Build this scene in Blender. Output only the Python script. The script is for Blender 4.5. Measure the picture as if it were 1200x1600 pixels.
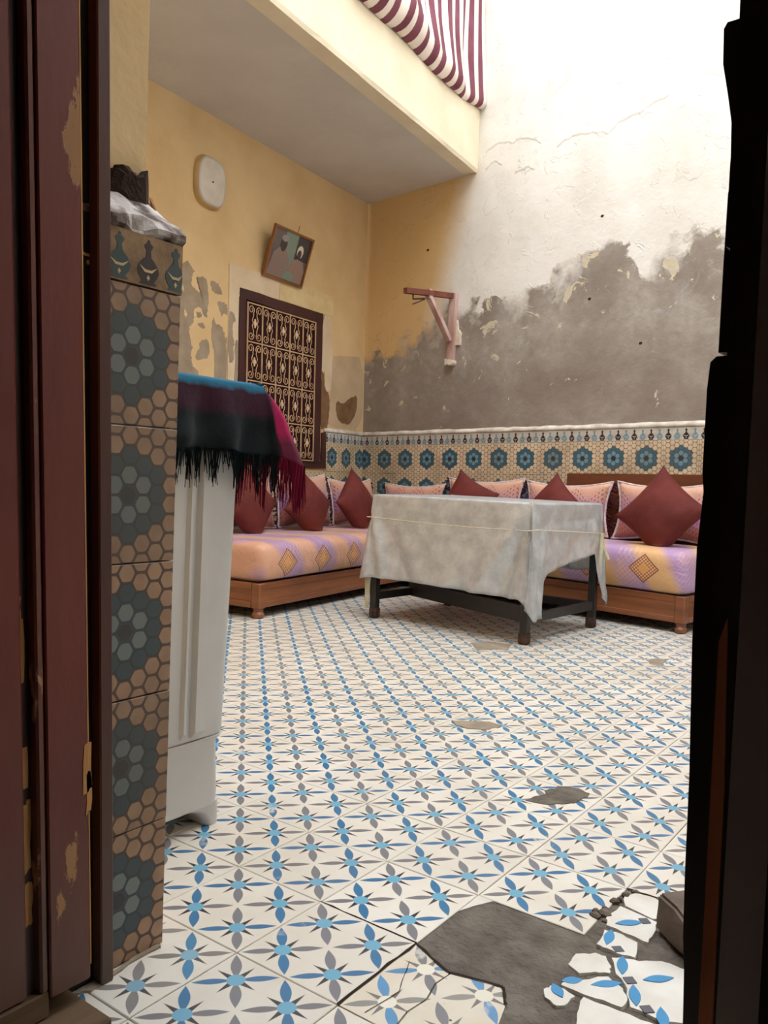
import bpy, bmesh, math, random
from mathutils import Vector, Matrix
random.seed(7)
for o in list(bpy.data.objects): bpy.data.objects.remove(o)
SC = bpy.context.scene
COL = SC.collection

# ------------------------------------------------------------------ camera
YAW, PITCH, ROLL = 2.19391416, -.0440985, .0397675
CAM = Vector((.893797, -1.1010975, .743038))
fw = Vector((math.cos(PITCH)*math.cos(YAW), math.cos(PITCH)*math.sin(YAW), math.sin(PITCH)))
rt = fw.cross(Vector((0, 0, 1))).normalized()
up = rt.cross(fw)
c_, s_ = math.cos(ROLL), math.sin(ROLL)
rt, up = c_*rt + s_*up, -s_*rt + c_*up
cd = bpy.data.cameras.new('camera')
cd.sensor_fit = 'HORIZONTAL'; cd.sensor_width = 36; cd.lens = 36*1302.98/1200
cd.clip_start = .02; cd.clip_end = 100
cam = bpy.data.objects.new('camera', cd); COL.objects.link(cam)
cam.matrix_world = Matrix(((rt.x, up.x, -fw.x, CAM.x), (rt.y, up.y, -fw.y, CAM.y), (rt.z, up.z, -fw.z, CAM.z), (0, 0, 0, 1)))
SC.camera = cam

# ------------------------------------------------------------------ daylight, exposure
w = bpy.data.worlds.new('overcast_sky'); SC.world = w; w.use_nodes = True
bg = w.node_tree.nodes['Background']; bg.inputs[0].default_value = (.87, .93, 1.0, 1); bg.inputs[1].default_value = 6.9
SC.view_settings.view_transform = 'Standard'; SC.view_settings.look = 'None'
SC.view_settings.gamma = 1; SC.view_settings.use_curve_mapping = False
SC.view_settings.exposure = 0.0

# ------------------------------------------------------------------ material helpers
def lin(c):
    f = lambda v: (v/255/12.92) if v/255 <= .04045 else ((v/255+.055)/1.055)**2.4
    return (f(c[0]), f(c[1]), f(c[2]), 1)
class NT:
    def __init__(s, name, rough=.7, spec=.35):
        s.m = bpy.data.materials.new(name); s.m.use_nodes = True
        s.t = s.m.node_tree; s.b = s.t.nodes['Principled BSDF']
        s.b.inputs['Roughness'].default_value = rough
        s.b.inputs['Specular IOR Level'].default_value = spec
    def n(s, typ, ins=None, **kw):
        nd = s.t.nodes.new(typ)
        for k, v in kw.items(): setattr(nd, k, v)
        for k, v in (ins or {}).items(): s.set(nd.inputs[k], v)
        return nd
    def set(s, sock, v):
        if isinstance(v, bpy.types.NodeSocket): s.t.links.new(v, sock)
        elif v is not None: sock.default_value = v
    def ma(s, op, a, b=None, c=None, clamp=False):
        nd = s.t.nodes.new('ShaderNodeMath'); nd.operation = op; nd.use_clamp = clamp
        for i, v in enumerate((a, b, c)):
            if v is not None: s.set(nd.inputs[i], v)
        return nd.outputs[0]
    def mix(s, f, a, b):
        nd = s.t.nodes.new('ShaderNodeMix'); nd.data_type = 'RGBA'
        s.set(nd.inputs[0], f)
        s.set(nd.inputs[6], lin(a) if isinstance(a, tuple) else a)
        s.set(nd.inputs[7], lin(b) if isinstance(b, tuple) else b)
        return nd.outputs[2]
    def obj(s): return s.n('ShaderNodeTexCoord').outputs['Object']
    def xyz(s, v):
        nd = s.n('ShaderNodeSeparateXYZ', {0: v}); return nd.outputs
    def vec(s, x, y, z): return s.n('ShaderNodeCombineXYZ', {0: x, 1: y, 2: z}).outputs[0]
    def noise(s, v, scale, detail=4, rough=.55, dist=0):
        nd = s.n('ShaderNodeTexNoise', {'Vector': v, 'Scale': scale, 'Detail': detail, 'Roughness': rough, 'Distortion': dist})
        return nd.outputs['Fac']
    def step(s, v, a, b):
        nd = s.n('ShaderNodeMapRange', {'Value': v, 'From Min': a, 'From Max': b}); nd.clamp = True
        return nd.outputs[0]
    def pw(s, x, pts):
        """piecewise-linear function of x through the given points"""
        x0, x1 = pts[0][0], pts[-1][0]; lo = min(p[1] for p in pts); hi = max(p[1] for p in pts)
        f = s.step(x, x0, x1); r = s.n('ShaderNodeValToRGB', {0: f}); e = r.color_ramp.elements
        while len(e) > 1: e.remove(e[-1])
        for i, (a, b) in enumerate(pts):
            q = e[0] if i == 0 else e.new((a-x0)/(x1-x0))
            q.position = (a-x0)/(x1-x0); g = (b-lo)/(hi-lo); q.color = (g, g, g, 1)
        return s.ma('MULTIPLY_ADD', r.outputs[0], hi-lo, lo)
    def col(s, c): s.set(s.b.inputs['Base Color'], lin(c) if isinstance(c, tuple) else c); return s
    def bump(s, h, st=.3, d=.01):
        nd = s.n('ShaderNodeBump', {'Height': h, 'Strength': st, 'Distance': d}); s.t.links.new(nd.outputs[0], s.b.inputs['Normal']); return s

def mottled(name, a, b, scale=6, rough=.75, spec=.3, lo=.35, hi=.65, bump=.25, bs=None, bd=.004, stretch=None, detail=5):
    t = NT(name, rough, spec); v = t.obj()
    if stretch: v = t.n('ShaderNodeMapping', {'Vector': v, 'Scale': stretch}).outputs[0]
    n = t.noise(v, scale, detail)
    t.col(t.mix(t.step(n, lo, hi), a, b))
    if bump: t.bump(t.noise(v, bs or scale*6, 4), bump, bd)
    return t.m

# ------------------------------------------------------------------ object helpers
def tag(o, label=None, cat=None, group=None, kind=None):
    for k, v in (('label', label), ('category', cat), ('group', group), ('kind', kind)):
        if v: o[k] = v
    return o
def link(name, me, parent=None, mw=None):
    o = bpy.data.objects.new(name, me); COL.objects.link(o)
    if parent: o.parent = parent
    if mw is not None:
        if parent: o.matrix_local = mw
        else: o.matrix_world = mw
    return o
def empty(name, label, cat, mw=None, group=None):
    o = link(name, None, None, mw); o.empty_display_size = .05
    return tag(o, label, cat, group)
def me_of(name, vs, fs, mats, idx=None, smooth=False):
    me = bpy.data.meshes.new(name); me.from_pydata([tuple(v) for v in vs], [], fs)
    for m in (mats if isinstance(mats, (list, tuple)) else [mats]): me.materials.append(m)
    if idx: me.polygons.foreach_set('material_index', idx)
    if smooth: me.polygons.foreach_set('use_smooth', [True]*len(me.polygons))
    me.update(); return me
class MB:
    """collects simple solids for one mesh"""
    def __init__(s): s.v = []; s.f = []; s.i = []
    def add(s, vs, fs, mi=0):
        n = len(s.v); s.v += [tuple(v) for v in vs]; s.f += [tuple(a+n for a in f) for f in fs]; s.i += [mi]*len(fs); return s
    def box(s, x0, x1, y0, y1, z0, z1, ch=0, mi=0):
        if x0 > x1: x0, x1 = x1, x0
        if y0 > y1: y0, y1 = y1, y0
        if not ch:
            vs = [(x, y, z) for z in (z0, z1) for y in (y0, y1) for x in (x0, x1)]
            return s.add(vs, [(0, 2, 3, 1), (4, 5, 7, 6), (0, 1, 5, 4), (2, 6, 7, 3), (0, 4, 6, 2), (1, 3, 7, 5)], mi)
        # chamfered vertical edges and top/bottom rims
        def ring(i, z):
            return [(x0+i+ch, y0+i, z), (x1-i-ch, y0+i, z), (x1-i, y0+i+ch, z), (x1-i, y1-i-ch, z), (x1-i-ch, y1-i, z), (x0+i+ch, y1-i, z), (x0+i, y1-i-ch, z), (x0+i, y0+i+ch, z)]
        return s.loft([ring(ch, z0), ring(0, z0+ch), ring(0, z1-ch), ring(ch, z1)], mi)
    def loft(s, rings, mi=0, cap=True):
        n = len(rings[0]); vs = [p for r in rings for p in r]; fs = []
        for k in range(len(rings)-1):
            for j in range(n):
                a, b = k*n+j, k*n+(j+1) % n; fs.append((a, b, b+n, a+n))
        if cap: fs += [tuple(range(n-1, -1, -1)), tuple((len(rings)-1)*n+j for j in range(n))]
        return s.add(vs, fs, mi)
    def tube(s, pts, r, n=6, mi=0, closed=False, flat=1):
        pts = [Vector(p) for p in pts]; rings = []; pn = None
        for i, p in enumerate(pts):
            if closed: t = pts[(i+1) % len(pts)]-pts[i-1]
            else: t = pts[min(i+1, len(pts)-1)]-pts[max(i-1, 0)]
            t.normalize()
            if pn is None:
                pn = t.cross(Vector((0, 0, 1)))
                if pn.length < .1: pn = t.cross(Vector((0, 1, 0)))
            pn = (pn - t*pn.dot(t)).normalized(); b = t.cross(pn)
            rr = r(i/(len(pts)-1)) if callable(r) else r
            rings.append([p + pn*math.cos(2*math.pi*j/n)*rr + b*math.sin(2*math.pi*j/n)*rr*flat for j in range(n)])
        if closed:
            rings.append(rings[0]); return s.loft(rings, mi, False)
        return s.loft(rings, mi)
    def prism(s, poly, z0, z1, mi=0, inset=0):
        c = (sum(p[0] for p in poly)/len(poly), sum(p[1] for p in poly)/len(poly))
        sh = lambda p, k: (c[0]+(p[0]-c[0])*(1-k), c[1]+(p[1]-c[1])*(1-k))
        area = sum(poly[i][0]*poly[(i+1) % len(poly)][1]-poly[(i+1) % len(poly)][0]*poly[i][1] for i in range(len(poly)))
        if area < 0: poly = poly[::-1]
        return s.loft([[(p[0], p[1], z0) for p in poly], [(*sh(p, inset), z1) for p in poly]], mi)
    def plate(s, poly, y0, y1, mi=0):
        """polygon in the x-z plane, thickness along y"""
        area = sum(poly[i][0]*poly[(i+1) % len(poly)][1]-poly[(i+1) % len(poly)][0]*poly[i][1] for i in range(len(poly)))
        if area < 0: poly = poly[::-1]
        a, b = max(y0, y1), min(y0, y1)
        return s.loft([[(p[0], a, p[1]) for p in poly], [(p[0], b, p[1]) for p in poly]], mi)
    def lathe(s, prof, c, n=16, mi=0):
        return s.loft([[(c[0]+r*math.cos(2*math.pi*j/n), c[1]+r*math.sin(2*math.pi*j/n), c[2]+z) for j in range(n)] for r, z in prof], mi)
    def build(s, name, mats, parent=None, mw=None, smooth=False, **tg):
        o = link(name, me_of(name, s.v, s.f, mats, s.i, smooth), parent, mw)
        if smooth == 'auto' or smooth:
            o.data.polygons.foreach_set('use_smooth', [True]*len(o.data.polygons))
            if smooth == 'auto': o.data.set_sharp_from_angle(angle=math.radians(35))
        return tag(o, **tg)

def jag(pts, amp=.006, sub=3, seed=1, closed=True):
    """ragged version of a polygon"""
    r = random.Random(seed); out = []
    n = len(pts)
    for i in range(n if closed else n-1):
        a, b = pts[i], pts[(i+1) % n]; out.append(a)
        for k in range(1, sub):
            t = k/sub; out.append((a[0]+(b[0]-a[0])*t+r.uniform(-amp, amp), a[1]+(b[1]-a[1])*t+r.uniform(-amp, amp)))
    if not closed: out.append(pts[-1])
    return out

# ------------------------------------------------------------------ wall frames (old walls lean a degree)
def A(t): return Vector((math.cos(math.radians(t)), math.sin(math.radians(t)), 0))
OB = Vector((-3.08716929, 4.14049833, 0))
UP = Vector((-.02, 0, 1)).normalized()
DB = (A(-6.78)+Vector((0, 0, .019))).normalized(); DL = (A(-85.)+Vector((0, 0, -.0017))).normalized()
def frame(O, X, Z):
    Y = Z.cross(X); return Matrix(((X.x, Y.x, Z.x, O.x), (X.y, Y.y, Z.y, O.y), (X.z, Y.z, Z.z, O.z), (0, 0, 0, 1)))
FB = frame(OB, DB, UP)       # back wall: x along wall, z up, +y INTO the wall (room is -y)
FL = frame(OB, DL, UP)       # left wall: x along wall towards the door, z up, +y into the room
T = .212

# ------------------------------------------------------------------ materials
def wall_back_mat():
    t = NT('damp_stained_limewash', .9, .2); v = t.obj(); x, y, z = t.xyz(v)
    bnd = [(0, 1.72), (.206, 1.69), (.463, 1.76), (.766, 1.86), (.908, 1.95), (1.158, 1.93), (1.4, 1.90), (1.519, 1.97), (1.709, 2.05), (1.847, 2.10), (1.957, 2.20), (2.109, 2.19), (2.216, 2.12), (2.282, 2.0), (2.402, 2.03), (2.477, 2.1), (2.627, 2.13), (2.79, 2.10), (3.6, 2.2), (4.5, 2.0)]
    b = t.pw(x, bnd)
    n1 = t.noise(v, 4.5, 7, .6, .4); n2 = t.noise(v, 16, 5, .6); n3 = t.noise(v, 1.6, 5, .55); n4 = t.noise(v, 7, 6, .65, .8)
    vor = t.n('ShaderNodeTexVoronoi', {'Vector': v, 'Scale': 9.0}, feature='SMOOTH_F1').outputs['Distance']
    bb = t.ma('ADD', b, t.ma('MULTIPLY', t.ma('SUBTRACT', n1, .5), .42))
    bb = t.ma('ADD', bb, t.ma('MULTIPLY', t.ma('SUBTRACT', .35, vor), .16))
    bb = t.ma('ADD', bb, t.ma('MULTIPLY', t.ma('SUBTRACT', n2, .5), .16))
    d = t.ma('SUBTRACT', bb, z)                       # >0 inside the damp zone
    soft = t.ma('MULTIPLY_ADD', t.step(t.noise(v, 3.0, 3), .4, .6), .12, .02)
    damp = t.step(t.ma('DIVIDE', d, soft), -.4, 1.0)
    # remains of paint, most near the upper rim
    rim = t.step(d, .55, .0)
    keep = t.step(t.ma('ADD', n4, t.ma('MULTIPLY', rim, .085)), .655, .675)
    salt = t.ma('MULTIPLY', t.step(t.noise(v, 5.5, 6, .7, 1.2), .56, .68), t.step(d, .75, .05))
    grey = t.mix(t.step(n3, .35, .65), (126, 114, 104), (170, 160, 150))
    grey = t.mix(t.ma('MULTIPLY', t.step(n2, .35, .75), .7), grey, (134, 121, 110))
    grey = t.mix(t.ma('MULTIPLY', t.step(t.noise(v, 3.2, 9, .68, .3), .50, .70), .38), grey, (180, 173, 164))
    grey = t.mix(t.ma('MULTIPLY', salt, .55), grey, (190, 192, 194))
    grey = t.mix(t.step(d, .95, .35), t.mix(.4, grey, (140, 126, 114)), grey)
    paint = t.mix(t.step(t.noise(v, 2.2, 6, .6), .4, .68), (229, 225, 218), (214, 208, 198))
    # gallery shade painted into the colour as ochre, with a soft slanted edge
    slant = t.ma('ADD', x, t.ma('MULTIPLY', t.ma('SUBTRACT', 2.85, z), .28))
    shade_mask = t.step(t.ma('ADD', slant, t.ma('MULTIPLY', t.ma('SUBTRACT', n1, .5), .12)), 1.10, .84)
    shade_mask = t.ma('MULTIPLY', shade_mask, t.step(z, 2.95, 2.9))
    paint = t.mix(shade_mask, paint, (218, 184, 132))
    c = t.mix(damp, paint, grey)
    c = t.mix(t.ma('MULTIPLY', keep, damp), c, (206, 194, 166))
    t.col(c)
    h = t.ma('ADD', t.ma('MULTIPLY', damp, -.6), t.ma('MULTIPLY', t.noise(v, 12, 8, .6), .8))
    h = t.ma('ADD', h, t.ma('MULTIPLY', keep, .4))
    t.bump(h, .55, .012); return t.m
def tile_mat(name, H_odd, H_even, star=(40, 38, 44), blue=(42, 108, 150), grey=(118, 117, 122), centre=(104, 164, 190), base=(226, 219, 207), cream2=(208, 197, 180), wear=.625, pale=0):
    t = NT(name, .38, .45); v = t.obj(); x, y, z = t.xyz(v)
    cx = t.ma('FLOOR', t.ma('DIVIDE', x, .1)); cy = t.ma('FLOOR', t.ma('DIVIDE', y, .1))
    par = t.ma('FLOORED_MODULO', t.ma('ADD', cx, cy), 2.0)     # 0: same parity
    u = t.ma('SUBTRACT', t.ma('SUBTRACT', x, t.ma('MULTIPLY', cx, .1)), .05)
    w_ = t.ma('SUBTRACT', t.ma('SUBTRACT', y, t.ma('MULTIPLY', cy, .1)), .05)
    p = t.ma('ABSOLUTE', t.ma('MULTIPLY', t.ma('ADD', u, w_), .70711)); q = t.ma('ABSOLUTE', t.ma('MULTIPLY', t.ma('SUBTRACT', w_, u), .70711))
    au, av = t.ma('ABSOLUTE', u), t.ma('ABSOLUTE', w_)
    def petal(a, b, wd):
        tt = t.ma('MULTIPLY', t.ma('DIVIDE', t.ma('SUBTRACT', a, .004), .061), math.pi)
        tt = t.ma('MINIMUM', t.ma('MAXIMUM', tt, 0.0), math.pi)
        return t.step(t.ma('SUBTRACT', t.ma('MULTIPLY', t.ma('SINE', tt), wd), b), 0, .0008)
    ph = petal(p, q, .0071); pv = petal(q, p, .0088)
    def spike(a, b): return t.step(t.ma('SUBTRACT', t.ma('MULTIPLY', t.ma('SUBTRACT', 1.0, t.ma('DIVIDE', a, .041)), .0070), b), 0, .0007)
    st = t.ma('MAXIMUM', spike(au, av), spike(av, au))
    r = t.ma('SQRT', t.ma('ADD', t.ma('MULTIPLY', u, u), t.ma('MULTIPLY', w_, w_)))
    ce = t.step(r, .0142, .0132)
    nz = t.noise(v, 90, 3); big = t.n('ShaderNodeTexCoord').outputs['Object']
    inf = t.n('ShaderNodeObjectInfo').outputs['Random']
    g = t.n('ShaderNodeNewGeometry').outputs['Position']
    wr = t.noise(g, 7, 8, .65, .5); dirt = t.noise(g, 3.1, 7, .6)
    c = t.mix(t.step(dirt, .38, .72), base, cream2)
    hc = t.mix(par, H_even, H_odd); vc = t.mix(par, blue, grey)
    c = t.mix(ph, c, hc); c = t.mix(pv, c, vc); c = t.mix(st, c, star); c = t.mix(ce, c, centre)
    worn = t.step(wr, wear, wear+.05)
    c = t.mix(t.ma('MULTIPLY', worn, .75), c, t.mix(.5, base, (190, 180, 166)))
    if pale: c = t.mix(pale, c, cream2)
    # grimy spots and tile-to-tile shade
    c = t.mix(t.ma('MULTIPLY', t.step(t.noise(g, 24, 4, .7), .68, .78), .5), c, (120, 108, 96))
    c = t.mix(t.ma('MULTIPLY', inf, .14), c, (150, 140, 126))
    t.col(c); t.set(t.b.inputs['Roughness'], t.ma('MULTIPLY_ADD', dirt, .35, .22))
    t.bump(t.noise(g, 30, 5), .12, .002); return t.m
def hex_mat(name, Tw, Th, tan1, tan2, grout, teal=(62, 104, 118), ring=(134, 152, 158), dark=(40, 42, 46), GR=.45, var=.12):
    """printed hexagon rosette on a wall tile; tile-local x across, z up from its lower left corner"""
    t = NT(name, .35, .5); v = t.obj(); x, y, z = t.xyz(v)
    X = t.ma('DIVIDE', x, Tw/8); Y = t.ma('DIVIDE', z, Th/7)
    def cand(ev):
        cx = t.ma('MULTIPLY', t.ma('ROUND', t.ma('DIVIDE', X if ev else t.ma('SUBTRACT', X, 1.0), 2.0)), 2.0)
        if not ev: cx = t.ma('ADD', cx, 1.0)
        cy = t.ma('ADD', t.ma('FLOOR', Y), .5) if ev else t.ma('ROUND', Y)
        dx = t.ma('ABSOLUTE', t.ma('MULTIPLY', t.ma('SUBTRACT', X, cx), .866)); dy = t.ma('ABSOLUTE', t.ma('SUBTRACT', Y, cy))
        d2 = t.ma('ADD', t.ma('MULTIPLY', dx, dx), t.ma('MULTIPLY', dy, dy))
        hd = t.ma('MAXIMUM', dy, t.ma('ADD', t.ma('MULTIPLY', dx, .866), t.ma('MULTIPLY', dy, .5)))
        hd = t.ma('ADD', t.ma('MULTIPLY', hd, .62), t.ma('MULTIPLY', t.ma('SQRT', d2), .36))
        ex = t.ma('MULTIPLY', t.ma('SUBTRACT', cx, 4.0), .866); ey = t.ma('SUBTRACT', cy, 3.5)
        D = t.ma('SQRT', t.ma('ADD', t.ma('MULTIPLY', ex, ex), t.ma('MULTIPLY', ey, ey)))
        return d2, hd, D
    a, b = cand(True), cand(False)
    k = t.ma('LESS_THAN', b[0], a[0])
    sel = lambda i: t.ma('ADD', a[i], t.ma('MULTIPLY', k, t.ma('SUBTRACT', b[i], a[i])))
    hd, D = sel(1), sel(2)
    cell = t.step(hd, GR, GR-.03)
    g = t.n('ShaderNodeNewGeometry').outputs['Position']
    n = t.noise(g, 5, 4); tn = t.mix(t.step(t.noise(g, 26, 2), .35, .65), tan1, tan2)
    rnd = t.n('ShaderNodeObjectInfo').outputs['Random']
    c = t.mix(cell, grout, tn)
    te = t.mix(cell, tuple(int(q*.82) for q in teal), teal)
    c = t.mix(t.ma('LESS_THAN', D, 2.2), c, te)
    c = t.mix(t.ma('MULTIPLY', t.ma('LESS_THAN', D, 1.5), cell), c, ring)
    c = t.mix(t.ma('MULTIPLY', t.ma('LESS_THAN', D, .5), cell), c, dark)
    c = t.mix(t.ma('MULTIPLY', t.step(n, .45, .75), .4), c, (92, 74, 58))
    c = t.mix(t.ma('MULTIPLY', rnd, var), c, (90, 78, 66))
    t.col(c); t.bump(cell, .25, .001); return t.m
def paisley_mat(name, axis_z, P=.335, zc=.28, c0=.2067, top=(214, 160, 132), lil=(170, 134, 176)):
    """printed satin: peach and lilac bands, brown lattice diamonds"""
    t = NT(name, .5, .5); v = t.obj(); x, y, z = t.xyz(v)
    nn = t.noise(v, 3, 3)
    ph = t.ma('ADD', t.ma('MULTIPLY', t.ma('ADD', x, t.ma('MULTIPLY', t.ma('ADD', y, z), .5)), 2*math.pi/P), t.ma('MULTIPLY', nn, 1.4))
    band = t.ma('MULTIPLY_ADD', t.ma('SINE', ph), .5, .5)
    c = t.mix(t.step(band, .25, .75), top, lil)
    c = t.mix(t.ma('MULTIPLY', t.step(t.noise(v, 2.2, 3), .5, .72), .6), c, (214, 158, 84))
    # fine diagonal lattice
    s1 = t.ma('ABSOLUTE', t.ma('SINE', t.ma('MULTIPLY', t.ma('ADD', x, t.ma('SUBTRACT', z, y)), 105.)))
    s2 = t.ma('ABSOLUTE', t.ma('SINE', t.ma('MULTIPLY', t.ma('SUBTRACT', x, t.ma('SUBTRACT', z, y)), 105.)))
    lat = t.step(t.ma('MINIMUM', s1, s2), .22, .08)
    wh = t.ma('MULTIPLY', lat, t.step(t.ma('SINE', t.ma('MULTIPLY', x, 2*math.pi/P)), -.1, -.3))
    c = t.mix(t.ma('MULTIPLY', wh, .5), c, (236, 206, 178))
    uu = t.ma('SUBTRACT', t.ma('FLOORED_MODULO', t.ma('ADD', x, P/2-c0), P), P/2); zz = t.ma('SUBTRACT', z, zc)
    d = t.ma('ADD', t.ma('DIVIDE', t.ma('ABSOLUTE', uu), .088), t.ma('DIVIDE', t.ma('ABSOLUTE', zz), .078))
    ins = t.step(d, 1.0, .97); core = t.step(d, .40, .36); rim = t.ma('MULTIPLY', t.step(d, .86, .9), ins)
    s3 = t.ma('ABSOLUTE', t.ma('SINE', t.ma('MULTIPLY', t.ma('ADD', uu, t.ma('MULTIPLY', zz, 1.1)), 150.)))
    s4 = t.ma('ABSOLUTE', t.ma('SINE', t.ma('MULTIPLY', t.ma('SUBTRACT', uu, t.ma('MULTIPLY', zz, 1.1)), 150.)))
    ch = t.step(t.ma('MINIMUM', s3, s4), .5, .3)
    c = t.mix(ins, c, t.mix(ch, (232, 178, 120), (140, 76, 58)))
    c = t.mix(core, c, (222, 158, 92)); c = t.mix(rim, c, (126, 66, 62))
    t.col(c)
    t.set(t.b.inputs['Sheen Weight'], .25)
    t.bump(t.noise(v, 9, 5, .6, .6), .5, .02); return t.m
def cushion_mat(name, h):
    t = NT(name, .5, .45); v = t.obj(); x, y, z = t.xyz(v)
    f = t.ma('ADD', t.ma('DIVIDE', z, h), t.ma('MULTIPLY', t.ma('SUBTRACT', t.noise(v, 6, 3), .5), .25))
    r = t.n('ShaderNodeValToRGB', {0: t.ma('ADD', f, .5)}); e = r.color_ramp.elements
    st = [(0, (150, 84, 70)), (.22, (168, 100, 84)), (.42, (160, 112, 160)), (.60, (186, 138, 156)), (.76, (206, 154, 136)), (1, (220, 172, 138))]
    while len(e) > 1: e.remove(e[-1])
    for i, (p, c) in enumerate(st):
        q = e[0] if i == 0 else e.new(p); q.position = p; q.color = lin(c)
    zig = t.ma('ABSOLUTE', t.ma('SUBTRACT', t.ma('FLOORED_MODULO', x, .17), .085))
    k = t.ma('ADD', z, t.ma('MULTIPLY', zig, 1.0))
    rows = t.step(t.ma('SINE', t.ma('MULTIPLY', k, 230.)), .1, .5)
    dots = t.ma('MULTIPLY', rows, t.step(t.ma('SINE', t.ma('MULTIPLY', x, 330.)), -.2, .2))
    inn = t.ma('MULTIPLY', dots, t.step(k, .15, .12))
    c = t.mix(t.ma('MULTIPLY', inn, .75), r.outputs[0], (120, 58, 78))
    t.col(c); t.set(t.b.inputs['Sheen Weight'], .2)
    t.bump(t.noise(v, 8, 5, .6, .5), .5, .02); return t.m

M = {}
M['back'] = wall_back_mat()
M['ochre'] = mottled('ochre_limewash', (227, 198, 150), (215, 182, 134), 2.5, .9, .2, bump=.5, bs=9, bd=.01)
M['plain'] = mottled('cream_limewash', (226, 223, 216), (214, 210, 202), 2.5, .9, .2, bump=.4, bs=9, bd=.01)
M['soffit'] = mottled('off_white_soffit_paint', (212, 206, 198), (202, 195, 187), 2, .9, .2, bump=.4, bs=7, bd=.012)
M['fascia'] = mottled('pale_yellow_fascia_paint', (234, 222, 196), (224, 210, 182), 3, .9, .2, bump=.4, bs=9, bd=.01)
M['expose'] = mottled('exposed_undercoat', (172, 154, 132), (150, 132, 112), 9, .95, .1, bump=.6, bs=40)
M['expose_brown'] = mottled('exposed_brown_undercoat', (140, 108, 78), (118, 88, 62), 9, .95, .1, bump=.6, bs=40)
M['creamflake'] = mottled('cream_paint_flake', (226, 204, 156), (214, 188, 136), 9, .9, .2)
M['surround'] = mottled('pale_plaster', (226, 206, 176), (214, 190, 156), 5, .9, .2)
M['surround2'] = mottled('smoothed_pinkish_plaster', (206, 180, 146), (190, 164, 132), 5, .9, .2)
M['ledge'] = mottled('white_plaster_ledge', (232, 224, 212), (190, 176, 162), 12, .8, .3, bump=.7, bs=30)
M['ledge_dirty'] = mottled('sooty_chipped_plaster', (206, 196, 190), (96, 78, 70), 22, .85, .2, .45, .62, bump=.8, bs=40)
M['cement'] = mottled('rough_cement', (124, 116, 106), (92, 84, 76), 12, .95, .1, bump=1, bs=60, bd=.012, detail=8)
M['cement2'] = mottled('smooth_cement', (160, 146, 128), (140, 126, 110), 12, .9, .15, bump=.5, bs=60)
M['grout'] = mottled('dirty_grout', (176, 164, 148), (120, 108, 96), 9, .95, .1)
M['block'] = mottled('worn_stone', (118, 104, 94), (88, 76, 66), 9, .9, .15, bump=.6, bs=30)
def flaky_paint(name, a, b, chip, thr=.66, scale=9, rough=.42, stretch=(1, 1, .35), low=True):
    t = NT(name, rough, .4); v = t.n('ShaderNodeMapping', {'Vector': t.obj(), 'Scale': stretch}).outputs[0]
    z = t.xyz(t.obj())[2]
    n = t.noise(v, scale, 8, .65, .3); n2 = t.noise(v, 3, 4)
    c = t.mix(t.step(n2, .35, .65), a, b)
    th = t.ma('ADD', n, t.ma('MULTIPLY', t.step(z, .5, .0), .07)) if low else n
    k = t.step(th, thr, thr+.015)
    grime = t.ma('MULTIPLY', t.step(t.ma('ADD', z, t.ma('MULTIPLY', n, .3)), .62, .15), .75)
    c = t.mix(grime, c, (92, 78, 68)) if low else c
    c = t.mix(k, c, chip)
    t.col(c); t.set(t.b.inputs['Roughness'], t.ma('MULTIPLY_ADD', k, .4, rough))
    t.bump(t.ma('SUBTRACT', t.noise(v, 30, 4), t.ma('MULTIPLY', k, 1.0)), .4, .003); return t.m
M['door'] = flaky_paint('oxblood_gloss_door_paint', (124, 51, 39), (99, 40, 32), (176, 132, 92), .655)
M['door_dark'] = flaky_paint('dark_oxblood_door_paint', (62, 30, 26), (50, 26, 24), (140, 100, 70), .70)
M['bare'] = mottled('bare_wood', (226, 172, 112), (184, 130, 80), 14, .8, .2, stretch=(1, 1, .1), bump=.6)
M['barebrown'] = mottled('rusty_brown_wood', (232, 150, 98), (160, 96, 62), 14, .8, .2, stretch=(1, 1, .12), bump=.6)
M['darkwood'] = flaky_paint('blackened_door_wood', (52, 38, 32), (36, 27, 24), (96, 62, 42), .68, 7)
M['sill'] = mottled('worn_wooden_sill', (128, 104, 80), (84, 66, 52), 9, .85, .2, stretch=(1, .15, 1), bump=.7)
M['maroon'] = flaky_paint('maroon_window_paint', (74, 40, 36), (62, 32, 30), (100, 70, 56), .72, 9, .55, (1, 1, 1), False)
M['iron'] = mottled('cream_painted_iron', (214, 180, 142), (196, 160, 122), 20, .6, .4, bump=0)
M['wood'] = mottled('varnished_sofa_wood', (152, 94, 58), (118, 70, 44), 5, .38, .5, stretch=(.35, .35, 3), bump=.2)
M['wood_dark'] = mottled('dark_varnished_wood', (120, 66, 38), (92, 50, 30), 5, .4, .5, stretch=(.3, .3, 3), bump=.2)
M['maroon_cloth'] = mottled('maroon_cushion_cloth', (110, 48, 42), (94, 40, 36), 7, .75, .2, bump=.5, bs=7, bd=.02)
M['maroon_fringe'] = mottled('dark_maroon_fringe', (86, 34, 44), (66, 26, 36), 40, .9, .1, bump=1, bs=90)
M['piping'] = mottled('grey_silver_cord', (222, 206, 206), (190, 170, 174), 60, .6, .4, bump=0)
M['black'] = mottled('black_painted_steel', (36, 34, 34), (48, 44, 42), 20, .45, .5, bump=.2)
M['rust'] = mottled('rust_stained_foot', (92, 70, 60), (60, 46, 42), 30, .8, .2)
t_ = NT('silvery_plastic_sheet', .33, .6); v_ = t_.obj()
t_.col(t_.mix(t_.step(t_.noise(v_, 14, 6, .65), .35, .68), (184, 185, 188), (214, 215, 216))); t_.set(t_.b.inputs['Metallic'], .3); t_.set(t_.b.inputs['Coat Weight'], .25); t_.set(t_.b.inputs['Coat Roughness'], .18)
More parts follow.
